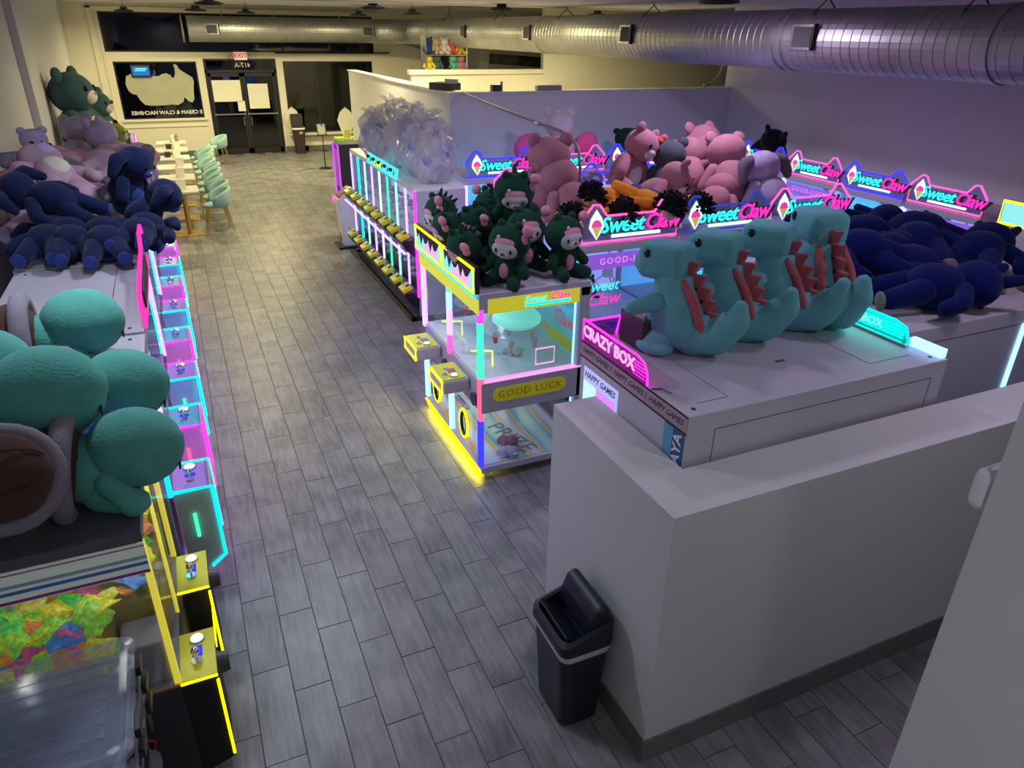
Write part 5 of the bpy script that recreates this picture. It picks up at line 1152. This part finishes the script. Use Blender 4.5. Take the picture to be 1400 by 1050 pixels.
# --- turtle: faces local +x, shell on its back
def turtle():
    t = thing('turtle_toy', 'x', 'plush toy', group='sea green turtle toys on the candy machine')
    soft(t, 'body', TEAL, (-0.04, 0, 0.14), (0.15, 0.16, 0.16))
    hd = soft(t, 'head', TEAL, (0.12, 0, 0.24), (0.20, 0.19, 0.175), nu=28, nv=18, fn=lambda d: 1 + 0.012 * math.sin(9 * math.atan2(d.y, d.z)) * max(0, d.x))
    sh = soft(t, 'shell', BROWN, (-0.20, 0, 0.16), (0.15, 0.20, 0.20), wob=0.008)
    MB().tube([(-0.145, 0.215 * math.cos(a), 0.16 + 0.215 * math.sin(a)) for a in [2 * math.pi * i / 24 for i in range(24)]], 0.045, 10, closed=True).build('shell_rim', GREYR, sh, smooth=True)
    for a in (0.6, -0.6):
        MB().tube([(-0.20 - 0.15 * math.cos(q) * 0.99, 0.20 * math.sin(q) * 1.0 * math.cos(a * 0.3), 0.16 + 0.16 * math.sin(a) * math.cos(q)) for q in [-1.1 + 2.2 * i / 10 for i in range(11)]], 0.004, 5).build('shell_seam', mat('dark_seam', (0.03, 0.015, 0.012), rough=0.9), sh)
    for s in (-1, 1):
        limb(t, 'arm', TEAL, [(0.02, s * 0.13, 0.15), (0.12, s * 0.20, 0.06)], (0.06, 0.05))
        limb(t, 'leg', TEAL, [(-0.02, s * 0.10, 0.06), (0.13, s * 0.15, 0.05)], (0.07, 0.06))
        soft(hd, 'eye', M_EYE, (0.300, s * 0.065, 0.175), (0.006, 0.018, 0.024), nu=10, nv=8)
    limb(t, 'tail', TEAL, [(-0.12, 0.05, 0.02), (-0.20, 0.08, 0.0)], (0.05, 0.03))
    return t
T0 = turtle()
TS = [((-0.76, 4.26, 1.62), (0, 0.05, 0.05), 1.02, 'sea green turtle toy farthest back, its brown shell against the cabinet top'),
      ((-0.58, 3.62, 1.52), (0, 0.15, -0.1), 1.0, 'sea green turtle toy at the front edge between two others'),
      ((-0.52, 3.02, 1.50), (0, 0.15, -0.05), 0.95, 'sea green turtle toy leaning out over the aisle by the candy machine'),
      ((-0.80, 3.22, 1.66), (0.0, 0.0, -0.1), 1.12, 'sea green turtle toy in the middle of the heap with a big round head'),
      ((-1.08, 3.55, 1.68), (0, 0.0, 0.1), 1.05, 'sea green turtle toy at the frame edge on top of the heap'),
      ((-0.80, 2.80, 1.62), (0, 0.62, 1.85), 0.82, 'sea green turtle toy showing its large brown shell from above'),
      ((-1.22, 2.66, 1.42), (0.0, 0.6, -0.9), 0.85, 'sea green turtle toy hanging down in front of the candy machine glass')]
for i, (l, r, s, lb) in enumerate(TS):
    if i == 0: T0.location = l; T0.rotation_euler = r; T0.scale = (s,) * 3; T0['label'] = lb
    else: dup(T0, l, r, lb, scale=s)

# --- sitting bear used in several colours; faces local -y
def bear(label, main, belly, ear, loc, rot, s, group, muzzle=None, bow=None, ears='round', paws=None, eyes=True, long=1.0, pose='sit'):
    t = thing('plush_toy', label, 'plush toy', loc, group=group, scale=s, rot=rot if isinstance(rot, tuple) else (0, 0, rot))
    soft(t, 'body', main, (0, 0, 0.17), (0.15, 0.14, 0.18 * long), wob=0.006)
    soft(t, 'belly', belly, (0, -0.055, 0.165), (0.11, 0.10, 0.13))
    hd = soft(t, 'head', main, (0, -0.01, 0.43), (0.165, 0.145, 0.14), nu=26, nv=16)
    if muzzle: soft(hd, 'muzzle', muzzle, (0, -0.115, 0.40), (0.075, 0.055, 0.055))
    for sx in (-1, 1):
        if ears == 'round': soft(hd, 'ear', ear, (sx * 0.12, 0.0, 0.55), (0.055, 0.03, 0.055))
        elif ears == 'long': limb(hd, 'ear', ear, [(sx * 0.13, 0.0, 0.50), (sx * 0.24, 0.02, 0.46), (sx * 0.29, 0.0, 0.34)], (0.045, 0.06, 0.035))
        elif ears == 'up': limb(hd, 'ear', ear, [(sx * 0.09, 0.02, 0.55), (sx * 0.12, 0.04, 0.68)], (0.04, 0.03))
        if pose == 'sit':
            limb(t, 'arm', main, [(sx * 0.13, -0.02, 0.28), (sx * 0.20, -0.09, 0.16)], (0.055, 0.055))
            lg = limb(t, 'leg', main, [(sx * 0.10, -0.05, 0.07), (sx * 0.15, -0.22, 0.065)], (0.075, 0.065))
            if paws: soft(lg, 'sole', paws, (sx * 0.152, -0.275, 0.065), (0.05, 0.018, 0.055))
        else:
            limb(t, 'arm', main, [(sx * 0.13, 0.0, 0.28), (sx * 0.25, -0.03, 0.20), (sx * 0.27, -0.05, 0.10)], (0.055, 0.055, 0.05))
            lg = limb(t, 'leg', main, [(sx * 0.08, 0.0, 0.06), (sx * 0.12, -0.03, -0.17)], (0.080, 0.062))
            if paws: soft(lg, 'sole', paws, (sx * 0.122, -0.03, -0.222), (0.055, 0.06, 0.020))
        if eyes: soft(hd, 'eye', M_EYE, (sx * 0.065, -0.145, 0.455), (0.015, 0.012, 0.020), nu=10, nv=8)
    if eyes: soft(hd, 'nose', M_EYE if not muzzle else PINKB, (0, -0.165, 0.415), (0.018, 0.012, 0.012), nu=10, nv=8)
    if bow:
        for sx in (-1, 1): soft(hd, 'bow_loop', bow, (0.12 + sx * 0.045, -0.075, 0.535 + sx * 0.02), (0.055, 0.028, 0.048), (0, 0.3, 0))
        soft(hd, 'bow_knot', bow, (0.12, -0.09, 0.535), (0.022, 0.022, 0.022), nu=10, nv=8)
    return t

def many(proto, rows, scale0=None):
    for i, (l, r, s, lb) in enumerate(rows):
        r = r if isinstance(r, tuple) else (0, 0, r)
        if i == 0: proto.location = l; proto.rotation_euler = r; proto.scale = (s,) * 3; proto['label'] = lb
        else: dup(proto, l, r, lb, scale=s)
# --- navy toys on the left cabinets
FD = 1.5   # lying face down
many(bear('x', NAVY, NAVY2, NAVY, (0, 0, 0), 0, 1, 'navy toys on the left cabinets', muzzle=NAVY2, ears='long', paws=NAVY2, pose='lie'), [
    ((-1.08, 6.42, 1.76), (FD, 0, 3.0), 0.95, 'navy plush toy at the wall end of the dark blue pile'),
    ((-0.86, 6.36, 1.76), (FD, 0, 3.3), 0.92, 'navy plush toy lying with its feet on the bare top beside the wall one'),
    ((-0.63, 6.22, 1.76), (FD, 0, 3.2), 0.95, 'navy plush toy in front with its feet on the bare top'),
    ((-0.44, 6.36, 1.80), (FD + 0.1, 0, 2.9), 0.90, 'navy plush toy lying forward beside the pink sign'),
    ((-0.85, 6.95, 1.95), (1.2, 0.3, 4.4), 1.0, 'navy plush toy lying across the middle of the dark blue pile')])
many(bear('x', NAVY, NAVY2, NAVY, (0, 0, 0), 0, 1, 'navy toys leaning out of the pile', muzzle=NAVY2, ears='long', paws=NAVY2), [
    ((-0.58, 7.62, 1.78), (0.45, 0.1, 1.1), 1.05, 'navy plush toy sitting highest in the dark blue pile'),
    ((-0.50, 7.05, 1.70), (0.85, 0.1, 1.5), 1.0, 'navy plush toy leaning over the aisle with a light blue muzzle')])
# --- pale tie dyed toys
many(bear('x', TIE, CREAMP, GREYE, (0, 0, 0), 0, 1, 'pale tie dyed toys on the left cabinets', muzzle=LILA, ears='long', paws=LILA, pose='lie'), [
    ((-1.18, 7.30, 1.80), (FD, 0.2, 2.6), 1.25, 'pale pink tie dyed toy with grey ears nearest the wall'),
    ((-1.02, 7.95, 1.95), (-1.25, 0.2, 0.5), 1.20, 'pale pink tie dyed toy face up with a lilac muzzle'),
    ((-1.22, 8.55, 1.80), (FD, 0.2, 1.9), 1.25, 'pale tie dyed toy by the wall with drooping grey ears'),
    ((-0.62, 8.45, 1.80), (FD, 0.0, 4.3), 1.25, 'pale tie dyed toy lying with a grey ear over the aisle'),
    ((-0.95, 9.10, 1.90), (FD, 0.3, 2.2), 1.30, 'pale tie dyed toy lying across the top of the pile')])
many(bear('x', PINKA, LILA, PINKB, (0, 0, 0), 0, 1, 'pale pink toys on the left cabinets', muzzle=CREAMP, ears='long', paws=LILA, pose='lie'), [
    ((-1.10, 9.78, 1.82), (FD, 0.0, 3.6), 1.25, 'pale pink toy with a coral ear at the back of the pile'),
    ((-0.58, 9.45, 1.80), (FD, 0.1, 4.6), 1.30, 'pale pink toy bulging over the front edge of the pile'),
    ((-0.95, 10.15, 1.85), (FD, 0.2, 1.2), 1.30, 'pale pink toy seen from behind in the pile'),
    ((-1.30, 7.85, 1.80), (-1.2, 0.1, 0.2), 1.1, 'pale pink toy slumped at the wall behind the navy ones')])
many(bear('x', LILA, PINKA, LILA, (0, 0, 0), 0, 1, 'lilac toys on the left cabinets', muzzle=WHITEP, ears='round', paws=PINKA), [
    ((-0.58, 10.35, 1.64), (0.5, 0.0, 4.3), 1.25, 'lilac toy at the far end of the pale pile'),
    ((-1.15, 10.75, 1.64), (0.4, 0.1, 2.8), 1.20, 'lilac toy behind the pale pink ones'),
    ((-1.38, 9.25, 1.90), (0.3, 0.0, 0.3), 0.80, 'small white faced toy on the wall side of the pale pile')])
# --- two giant bears against the wall
gs = thing('black_cabinet', 'plain black cabinet carrying two giant slate bears', 'cabinet', (-1.16, 13.9, 0))
MB().bb(-0.46, 0.40, -0.95, 0.95, 0.0, 1.45).build('body', M_DARKP, gs, bevel=0.01)
MB().bb(0.40, 0.41, -0.8, 0.8, 0.3, 1.35).build('door', M_INK, gs)
many(bear('x', DTEAL, CREAMP, DTEAL, (0, 0, 0), 0, 1, 'giant slate bears', muzzle=CREAMP, ears='round', paws=CREAMP), [
    ((-1.28, 13.45, 1.45), (-0.08, 0.0, 1.25), 2.15, 'giant slate bear with a cream belly leaning on the wall'),
    ((-1.12, 14.45, 1.45), (0.0, 0.0, 1.2), 1.55, 'second giant slate bear behind the first, nearer the window')])
lt_ = bear('lime plush toy with a navy cap behind the pale pile', PL('lime_plush', (0.30, 0.36, 0.05)), CREAMP, NAVY, (-0.72, 11.15, 1.62), 1.3, 0.95, 'lime toy', muzzle=CREAMP, ears='round')
fg = thing('figure_case', 'small lit figure case with a pink edge at the end of the left row', 'display case', (-0.50, 11.25, 1.62), R90)
MB().bb(-0.10, 0.10, 0, 0.16, 0, 0.05).bb(-0.10, 0.10, 0.15, 0.16, 0.05, 0.34).build('case', M_LILAC, fg)
MB().bb(-0.11, -0.09, -0.01, 0.01, 0, 0.42).build('pink_edge', G['mag'], fg); MB().bb(0.09, 0.11, -0.01, 0.01, 0, 0.36).build('blue_edge', G['ice'], fg)

# --- bagged toys on the two tier rack
M_BAG = sheet('bag_plastic', (0.86, 0.86, 0.88), gloss=0.12, grough=0.16, haze=0.30, hcol=(0.92, 0.91, 0.92))
def bagged(seed):
    t = thing('bagged_toy', 'x', 'plush toy', group='toys in clear bags on the two tier rack')
    soft(t, 'body', PL('pale_lavender_plush', (0.72, 0.70, 0.82)), (0, 0, 0.22), (0.22, 0.20, 0.22), wob=0.03, seed=seed)
    for k in range(5): soft(t, 'blue_patch', PL('sky_patch_plush', (0.18, 0.30, 0.62)), (0.17 * math.cos(k * 1.3 + seed), 0.16 * math.sin(k * 1.3 + seed), 0.16 + 0.07 * k), (0.07, 0.07, 0.055))
    soft(t, 'head', WHITEP, (-0.03, -0.03, 0.44), (0.17, 0.16, 0.14))
    soft(t, 'snout', NAVY2, (-0.12, -0.10, 0.45), (0.05, 0.05, 0.035))
    for s in (-1, 1): limb(t, 'ear', PL('pale_blue_plush', (0.40, 0.46, 0.70)), [(0.0, s * 0.12, 0.50), (0.02, s * 0.22, 0.44)], (0.04, 0.03))
    rnd = random.Random(seed); ph = [rnd.uniform(0, 6.3) for _ in range(8)]
    def crumple(d):
        a = math.atan2(d.y, d.x)
        return 0.97 + 0.10 * math.sin(3 * a + ph[0] + 3 * d.z) + 0.06 * math.sin(7 * a + ph[1] + 4 * d.z) + 0.08 * math.sin(6 * d.z + 2 * a + ph[2]) + 0.045 * math.sin(13 * a - 11 * d.z + ph[3]) + 0.03 * math.sin(23 * a + 7 * d.z + ph[6])
    soft(t, 'bag', M_BAG, (0, 0, 0.30), (0.29, 0.27, 0.335), nu=56, nv=30, fn=crumple)
    n = 22; vs = []; fs = []
    for k, (z, r) in enumerate(((0.56, 0.06), (0.62, 0.035), (0.68, 0.10), (0.72, 0.14))):
        for i in range(n):
            a = 2 * math.pi * i / n; rr_ = r * (1 + (0.35 if k >= 2 else 0.1) * math.sin(6 * a + ph[4]))
            vs.append((0.03 + rr_ * math.cos(a), 0.02 + rr_ * math.sin(a), z + 0.02 * math.sin(4 * a + ph[5]) * (k == 3)))
    fs = [(k * n + i, k * n + (i + 1) % n, (k + 1) * n + (i + 1) % n, (k + 1) * n + i) for k in range(3) for i in range(n)]
    MB().add(vs, fs).build('bag_neck', M_BAG, t, smooth=True)
    return t
bg = [bagged(1), bagged(5)]
BR = [(2.80, 8.55, 0.95, 0.2, 'bagged lilac toy nearest the partition corner on the two tier rack'), (2.75, 9.05, 1.0, 1.2, 'second bagged toy from the near end of the rack'), (2.98, 9.45, 1.05, 2.2, 'bagged toy leaning on the wall behind the others'),
      (2.70, 9.75, 0.95, 3.0, 'bagged toy in the middle of the two tier rack'), (2.92, 10.25, 1.1, 4.0, 'bagged white toy past the middle of the rack'), (2.66, 10.65, 0.95, 0.8, 'bagged toy near the far end hanging over the banner'), (2.90, 11.10, 1.1, 5.0, 'bagged white toy with a turquoise print at the far end of the rack')]
for i, (x, y, s, rz, lb) in enumerate(BR):
    b = bg[i % 2]
    if i < 2: b.location = (x, y, 1.64); b.rotation_euler = (0.1, 0, rz); b.scale = (s,) * 3; b['label'] = lb
    else: dup(b, (x, y, 1.64), (0.15 * math.sin(i), 0.15 * math.cos(i), rz), lb, scale=s)

# --- green hooded bears on the twin claw machine
def hooded():
    t = thing('hooded_toy', 'x', 'plush toy', group='green hooded toys on the twin claw machine')
    soft(t, 'body', GREEN, (0, 0, 0.13), (0.12, 0.11, 0.14), wob=0.004)
    soft(t, 'tummy', PINKB, (0, -0.085, 0.13), (0.045, 0.035, 0.07))
    hd = soft(t, 'hood', GREEN, (0, 0.0, 0.34), (0.165, 0.14, 0.145), nu=26, nv=16)
    fc = soft(hd, 'face', WHITEP, (0, -0.075, 0.325), (0.115, 0.075, 0.095))
    soft(fc, 'muzzle', CREAMP, (0, -0.125, 0.290), (0.048, 0.034, 0.034), nu=14, nv=10)
    soft(hd, 'fringe', PINKB, (0, -0.068, 0.365), (0.112, 0.072, 0.072))
    for s in (-1, 1):
        soft(fc, 'eye', M_EYE, (s * 0.058, -0.140, 0.318), (0.011, 0.008, 0.018), nu=10, nv=8)
        soft(hd, 'hood_ear', GREEN, (s * 0.07, 0.0, 0.48), (0.032, 0.03, 0.035))
        soft(hd, 'bow_loop', PINKB, (0.135 + s * 0.02, -0.04 + 0.0, 0.43 + s * 0.042), (0.045, 0.034, 0.045))
        limb(t, 'arm', GREEN, [(s * 0.10, -0.02, 0.20), (s * 0.16, -0.07, 0.12)], (0.045, 0.045))
        limb(t, 'leg', GREEN, [(s * 0.07, -0.05, 0.055), (s * 0.11, -0.17, 0.052)], (0.058, 0.052))
    soft(fc, 'nose', BROWN, (0, -0.160, 0.300), (0.016, 0.009, 0.011), nu=10, nv=8)
    for k in range(4): limb(hd, 'back_spike', GREEN, [(0, 0.05 + 0.03 * k, 0.48 - 0.035 * k), (0, 0.08 + 0.035 * k, 0.52 - 0.045 * k)], (0.022, 0.010), n=8)
    soft(hd, 'hood_tooth', CREAMP, (-0.05, -0.12, 0.42), (0.014, 0.010, 0.016), nu=8, nv=6)
    return t
many(hooded(), [
    ((2.58, 4.78, 1.60), (0, 0, 0.15), 0.95, 'green hooded toy with a pale face sitting at the near corner of the twin machine'),
    ((2.12, 4.80, 1.60), (0.15, 0.1, -0.75), 0.95, 'green hooded toy tilting its pale face toward the aisle'),
    ((2.36, 5.00, 1.62), (0.0, 0, -0.15), 0.95, 'green hooded toy with a pale face in the middle of the row'),
    ((2.02, 5.08, 1.62), (0.7, 0.2, -1.3), 0.90, 'green hooded toy bent down over the header board'),
    ((2.02, 5.42, 1.62), (0.5, 0, -1.6), 0.90, 'green hooded toy with its bow over the aisle side'),
    ((2.04, 5.78, 1.62), (0.3, -0.1, -1.5), 0.95, 'green hooded toy at the far end of the twin machine'),
    ((2.42, 5.38, 1.86), (0.4, 0, -0.35), 1.0, 'green hooded toy lying highest on the green heap'),
    ((2.40, 5.80, 1.62), (0.2, 0, 2.6), 0.95, 'green hooded toy turned away at the back of the heap'),
    ((2.62, 5.40, 1.62), (-0.2, 0.3, 2.9), 0.95, 'green hooded toy showing its spiky back'),
    ((2.22, 5.50, 1.72), (0.7, 0.1, -0.9), 0.85, 'green hooded toy half buried in the heap')])

# --- big pink bears on the island
many(bear('x', PINKC, PINKC, PINKC, (0, 0, 0), 0, 1, 'big pink bears on the island', muzzle=None, ears='round', eyes=False), [
    ((3.42, 6.75, 1.60), (-0.1, 0, 2.9), 1.35, 'big pink bear sitting with its back turned by the bent pipe'),
    ((3.60, 6.22, 1.60), (0.75, 0.1, 3.4), 1.30, 'big pink bear slumped forward behind the green heap'),
    ((5.20, 6.75, 1.70), (0.9, 0.2, 2.4), 1.35, 'big pink bear lying at the far side of the island heap'),
    ((5.50, 6.30, 1.66), (0.6, 0, 2.9), 1.35, 'big pink bear with a round back beside the grey toy'),
    ((5.00, 6.10, 1.62), (1.2, 0, 2.2), 1.15, 'big pink bear pressed low behind the rag dolls'),
    ((5.85, 7.05, 1.62), (0.5, 0, 3.3), 1.40, 'big pink bear farthest back on the island heap')])
many(bear('x', PINKC, WHITEP, PINKC, (0, 0, 0), 0, 1, 'pink toys with pale faces on the island', muzzle=WHITEP, bow=RED, ears='round'), [
    ((4.45, 7.05, 1.72), (0.3, 0.35, 0.4), 1.25, 'pink toy with a pale muzzle and coral bow on top of the island heap'),
    ((4.30, 6.40, 1.66), (0.8, 0.5, 0.9), 1.15, 'pink toy with a coral bow lying below the other bow toy')])
bear('grey plush toy squeezed between the pink bears', SLATE, SLATE, SLATE, (4.92, 6.75, 1.62), (0.3, 0, 2.6), 1.15, 'grey toy', eyes=False)
# --- on the partition row
bear('white plush toy with hot pink arms on the partition row', WHITEP, LILA, WHITEP, (4.85, 9.15, 1.62), (0.2, 0, 3.0), 1.3, 'white toy', ears='round', eyes=False)
hp = thing('heart_cushion', 'hot pink cushion leaning on the white toy', 'cushion', (4.28, 9.05, 1.60)); soft(hp, 'pad', HOTP, (0, 0, 0.30), (0.20, 0.10, 0.20), (0, 0.5, 0))
hp2 = thing('heart_cushion', 'hot pink cushion behind the white toy', 'cushion', (5.20, 9.10, 1.60)); soft(hp2, 'pad', HOTP, (0, 0, 0.30), (0.18, 0.10, 0.18))
bear('dark green plush toy with tan paws on the partition row', GREEN, TAN, GREEN, (6.05, 9.25, 1.60), (0.9, 0, 2.8), 1.1, 'dark toys on the partition row', paws=TAN, eyes=False)
bear('dark green plush toy lying with a tan belly on the partition row', GREEN, TAN, GREEN, (6.55, 9.30, 1.66), (1.3, 0.2, 1.5), 1.1, 'dark toys on the partition row', paws=TAN, eyes=False)
bear('dark green plush toy lying last on the partition row', GREEN, TAN, TAN, (7.0, 9.25, 1.64), (1.4, 0, 2.6), 1.0, 'dark toys on the partition row', paws=TAN, eyes=False)
# --- black toy on the wall row
bear('black plush toy with tall ears lying on a blue edged machine', BLACKP, BLACKP, BLACKP, (7.95, 8.45, 1.78), (1.1, 0.3, -0.9), 1.10, 'black toy', ears='up', eyes=True)
# --- lilac long eared toy on the island
bear('lilac plush toy with hanging grey ears on the island machine', LILA, LILA, GREYE, (5.72, 5.85, 1.58), (0.55, 0, 3.3), 1.25, 'lilac island toy', ears='long', eyes=False)

# --- rag dolls on the island front
def doll():
    t = thing('rag_doll', 'x', 'doll', group='orange rag dolls with black yarn hair')
    soft(t, 'body', ORANGE, (0, 0, 0.06), (0.09, 0.14, 0.06))
    hd = soft(t, 'head', SKIN, (0, -0.20, 0.07), (0.085, 0.08, 0.08))
    hair = MB()
    rnd = random.Random(3)
    hair.ell((0, -0.19, 0.095), (0.095, 0.09, 0.085), nu=16, nv=10)
    for k in range(120):
        a, b = rnd.uniform(0, 6.28), rnd.uniform(-0.2, 1.5)
        d = Vector((math.cos(a) * math.cos(b), math.sin(a) * math.cos(b) * 1.0 - 0.25, math.sin(b))).normalized()
        p = Vector((0, -0.21, 0.08)); hair.cyl(p + d * 0.06, p + d * rnd.uniform(0.11, 0.135), 0.018, 0.008, 5)
    hair.build('yarn_hair', BLACKP, hd)
    for s in (-1, 1):
        limb(t, 'arm', ORANGE, [(s * 0.08, -0.08, 0.06), (s * 0.20, -0.02, 0.04)], (0.035, 0.03))
        limb(t, 'leg', DENIM if s > 0 else ORANGE, [(s * 0.05, 0.12, 0.05), (s * 0.09, 0.30, 0.04)], (0.045, 0.038))
        soft(hd, 'eye', M_EYE, (s * 0.03, -0.275, 0.085), (0.008, 0.008, 0.012), nu=8, nv=6)
    return t
many(doll(), [
    ((3.42, 5.98, 1.66), (0, 0, -0.9), 1.25, 'rag doll lying first by the green heap with orange arms'),
    ((3.74, 5.86, 1.72), (0.1, 0, -0.4), 1.35, 'rag doll face down over the pink lit sign'),
    ((4.02, 5.80, 1.80), (0.2, 0.2, 0.1), 1.35, 'rag doll with its pale face hanging over the sign'),
    ((4.36, 5.82, 1.74), (0.1, -0.2, 0.4), 1.25, 'rag doll at the far end with black yarn hair on the blue sign'),
    ((3.78, 6.15, 1.80), (0, 0.1, -1.2), 1.2, 'rag doll behind the others with orange legs up')])
rd_ = thing('cloth_bundle', 'crumpled red and brown cloth toy beside the rag dolls', 'plush toy', (3.25, 5.75, 1.60)); soft(rd_, 'bundle', PL('wine_plush', (0.20, 0.04, 0.05), 0.4), (0, 0, 0.08), (0.14, 0.12, 0.10), wob=0.02); soft(rd_, 'flap', TAN, (-0.1, -0.02, 0.06), (0.08, 0.06, 0.05))

# --- teal dinosaurs on the box game; back toward the viewer: local +y is the back
def dino():
    t = thing('dinosaur_toy', 'x', 'plush toy', group='teal dinosaur toys on the box game')
    body = MB()
    prof = [(0.0, 0.02), (0.10, 0.03), (0.17, 0.08), (0.19, 0.16), (0.18, 0.24), (0.15, 0.32), (0.125, 0.38), (0.12, 0.44)]
    n = 24; vs = []; fs = []
    rings = []
    for r, z in prof[1:]:
        rings.append([(r * math.cos(2 * math.pi * i / n), r * 0.95 * math.sin(2 * math.pi * i / n) + 0.02 - (z - 0.2) * 0.18, z) for i in range(n)])
    bd = loft(rings).build('body', DINO, t, smooth=True)
    MB().bb(-0.12, 0.12, -0.22, 0.055, 0.40, 0.60).build('head', DINO, t, bevel=0.055, seg=4, smooth=True)
    soft(t, 'snout', DINO, (0, -0.17, 0.47), (0.10, 0.10, 0.07))
    limb(t, 'tail', DINO, [(0, 0.12, 0.12), (0, 0.26, 0.13), (0.0, 0.36, 0.24), (0.0, 0.37, 0.32)], (0.14, 0.11, 0.075, 0.04), n=16)
    for s in (-1, 1):
        limb(t, 'leg', DINO, [(s * 0.12, 0.0, 0.10), (s * 0.16, -0.06, 0.05)], (0.085, 0.06))
        soft(t, 'foot', DINO, (s * 0.165, -0.03, 0.045), (0.075, 0.11, 0.046))
        limb(t, 'arm', DINO, [(s * 0.15, -0.06, 0.30), (s * 0.25, -0.15, 0.27)], (0.055, 0.04))
        st = limb(t, 'side_stripe', SPINE, [(s * 0.072, 0.055, 0.42), (s * 0.085, 0.135, 0.32), (s * 0.098, 0.185, 0.22), (s * 0.09, 0.215, 0.14)], (0.022, 0.026, 0.026, 0.020), n=8)
        soft(t, 'eye', M_EYE, (s * 0.118, -0.15, 0.55), (0.012, 0.02, 0.025), nu=10, nv=8)
    pts = [(0.04, 0.46), (0.085, 0.40), (0.125, 0.34), (0.155, 0.28), (0.185, 0.215), (0.22, 0.165)]
    for k, (y, z) in enumerate(pts):
        MB().prism([(y - 0.03, z + 0.045), (y + 0.075, z + 0.06 - 0.006 * k), (y + 0.035, z - 0.05), (y - 0.03, z - 0.04)], -0.022, 0.022, 'x').build('back_spine', SPINE, t, bevel=0.005)
    MB().bb(0.05, 0.08, 0.335, 0.345, 0.17, 0.21).build('cloth_tag', M_TAG, t)
    return t
many(dino(), [
    ((2.31, 2.98, 1.752), (0, 0, -2.62), 0.95, 'teal dinosaur toy nearest the pink title with an arm stretched out'),
    ((2.67, 3.03, 1.752), (0, 0, -2.55), 0.97, 'teal dinosaur toy second along the box game top'),
    ((3.06, 3.05, 1.752), (0, 0, -2.60), 0.99, 'teal dinosaur toy third along the box game top'),
    ((3.40, 3.06, 1.752), (0, 0, 2.95), 1.06, 'teal dinosaur toy standing by the cyan lit title')])
# --- blue toys on the second box game
many(bear('x', BLUE, BLUE, BLUE, (0, 0, 0), 0, 1, 'royal blue toys on the second box game', muzzle=TAN, ears='up', paws=SOLE, eyes=True, pose='lie'), [
    ((4.36, 3.62, 1.84), (FD, 0.1, 1.6), 1.05, 'royal blue plush toy behind the dinosaur by the cyan title'),
    ((4.16, 3.02, 1.85), (FD, 0, 1.2), 1.05, 'royal blue plush toy lying with grey soles at the corner of the box'),
    ((4.38, 3.36, 1.93), (1.4, 0.2, 3.8), 1.05, 'royal blue plush toy bent over at the top of the blue heap'),
    ((4.55, 3.16, 1.85), (FD, 0, 2.9), 1.05, 'royal blue plush toy with its feet toward the half wall'),
    ((4.84, 3.48, 1.90), (FD, 0.1, 2.4), 1.15, 'royal blue plush toy in the middle of the blue heap'),
    ((5.18, 3.30, 1.86), (FD, 0, 2.0), 1.10, 'royal blue plush toy slumped past the middle of the heap'),
    ((5.42, 3.70, 1.90), (FD, 0, 3.6), 1.10, 'royal blue plush toy highest at the frame edge'),
    ((5.05, 3.95, 1.88), (FD, 0, 4.4), 1.15, 'royal blue plush toy at the back of the heap')])
def bootie(x, y, z, rz, lb):
    t = thing('toy_bootie', lb, 'toy shoe', (x, y, z), rz, 'red toy booties')
    soft(t, 'shoe', RED, (0, 0, 0.05), (0.05, 0.085, 0.05)); soft(t, 'cuff', WHITEP, (0, 0.05, 0.075), (0.045, 0.03, 0.045)); soft(t, 'sole', SOLE, (0, -0.03, 0.02), (0.045, 0.06, 0.02))
bootie(5.05, 3.02, 1.70, 0.8, 'red toy bootie lying on its side in the blue heap'); bootie(5.30, 2.92, 1.70, -0.4, 'red toy bootie upright near the frame edge'); bootie(3.98, 3.22, 1.71, 0.6, 'red toy bootie next to the cyan title')
# --- plush display beyond the partition
rp = random.Random(9)
cl_ = [(YELM := PL('yellow_plush', (0.6, 0.48, 0.03)), 'yellow'), (DTEAL, 'slate'), (BLACKP, 'black'), (TEAL, 'sea green'), (PINKC, 'rose'), (NAVY2, 'blue'), (TAN, 'tan'), (WHITEP, 'white'), (RED, 'coral')]
shf = thing('toy_rack', 'open rack of mixed toys behind the kitchen ledge', 'rack', (6.10, 17.62, 0))
for z in (2.42, 2.78): MB().bb(-0.50, 0.50, -0.18, 0.18, z, z + 0.02).build('shelf', M_STEEL, shf)
for x in (-0.5, 0.5): MB().bb(x - 0.015, x + 0.015, -0.18, 0.18, 0, 3.2).build('upright', M_STEEL, shf)
for k in range(10):
    c, nm = cl_[k % 9]; row = k // 5
    bear('%s toy on the %s shelf of the rack beyond the partition, %s' % (nm, ('lower', 'upper')[row], ('first', 'second', 'third', 'fourth', 'last')[k % 5]), c, c, c, (5.70 + 0.20 * (k % 5), 17.58, (2.44, 2.80)[row]), rp.uniform(-0.4, 0.4), 0.62, 'mixed toys beyond the partition', eyes=False)
# --- prizes inside the twin machine and island
for (x, y, z, s, c, lb) in ((2.02, 4.75, 0.13, 0.35, WHITEP, 'pale prize toy lying in the lower window of the twin machine'), (2.10, 4.92, 0.13, 0.32, PINKC, 'pink prize toy lying in the lower window of the twin machine'), (2.2, 5.05, 0.89, 0.3, CREAMP, 'small prize toy on the tray of the twin machine'), (2.45, 5.7, 0.89, 0.3, SLATE, 'grey prize toy on the far tray of the twin machine')):
    bear(lb, c, c, c, (x, y, z), (1.3, 0, 0.8), s, 'prizes in the twin machine', eyes=False)
bear('small black and white prize toy inside the island machine', BLACKP, WHITEP, BLACKP, (3.32, 5.62, 1.05), 0.1, 0.36, 'prizes in the island machine', muzzle=WHITEP)
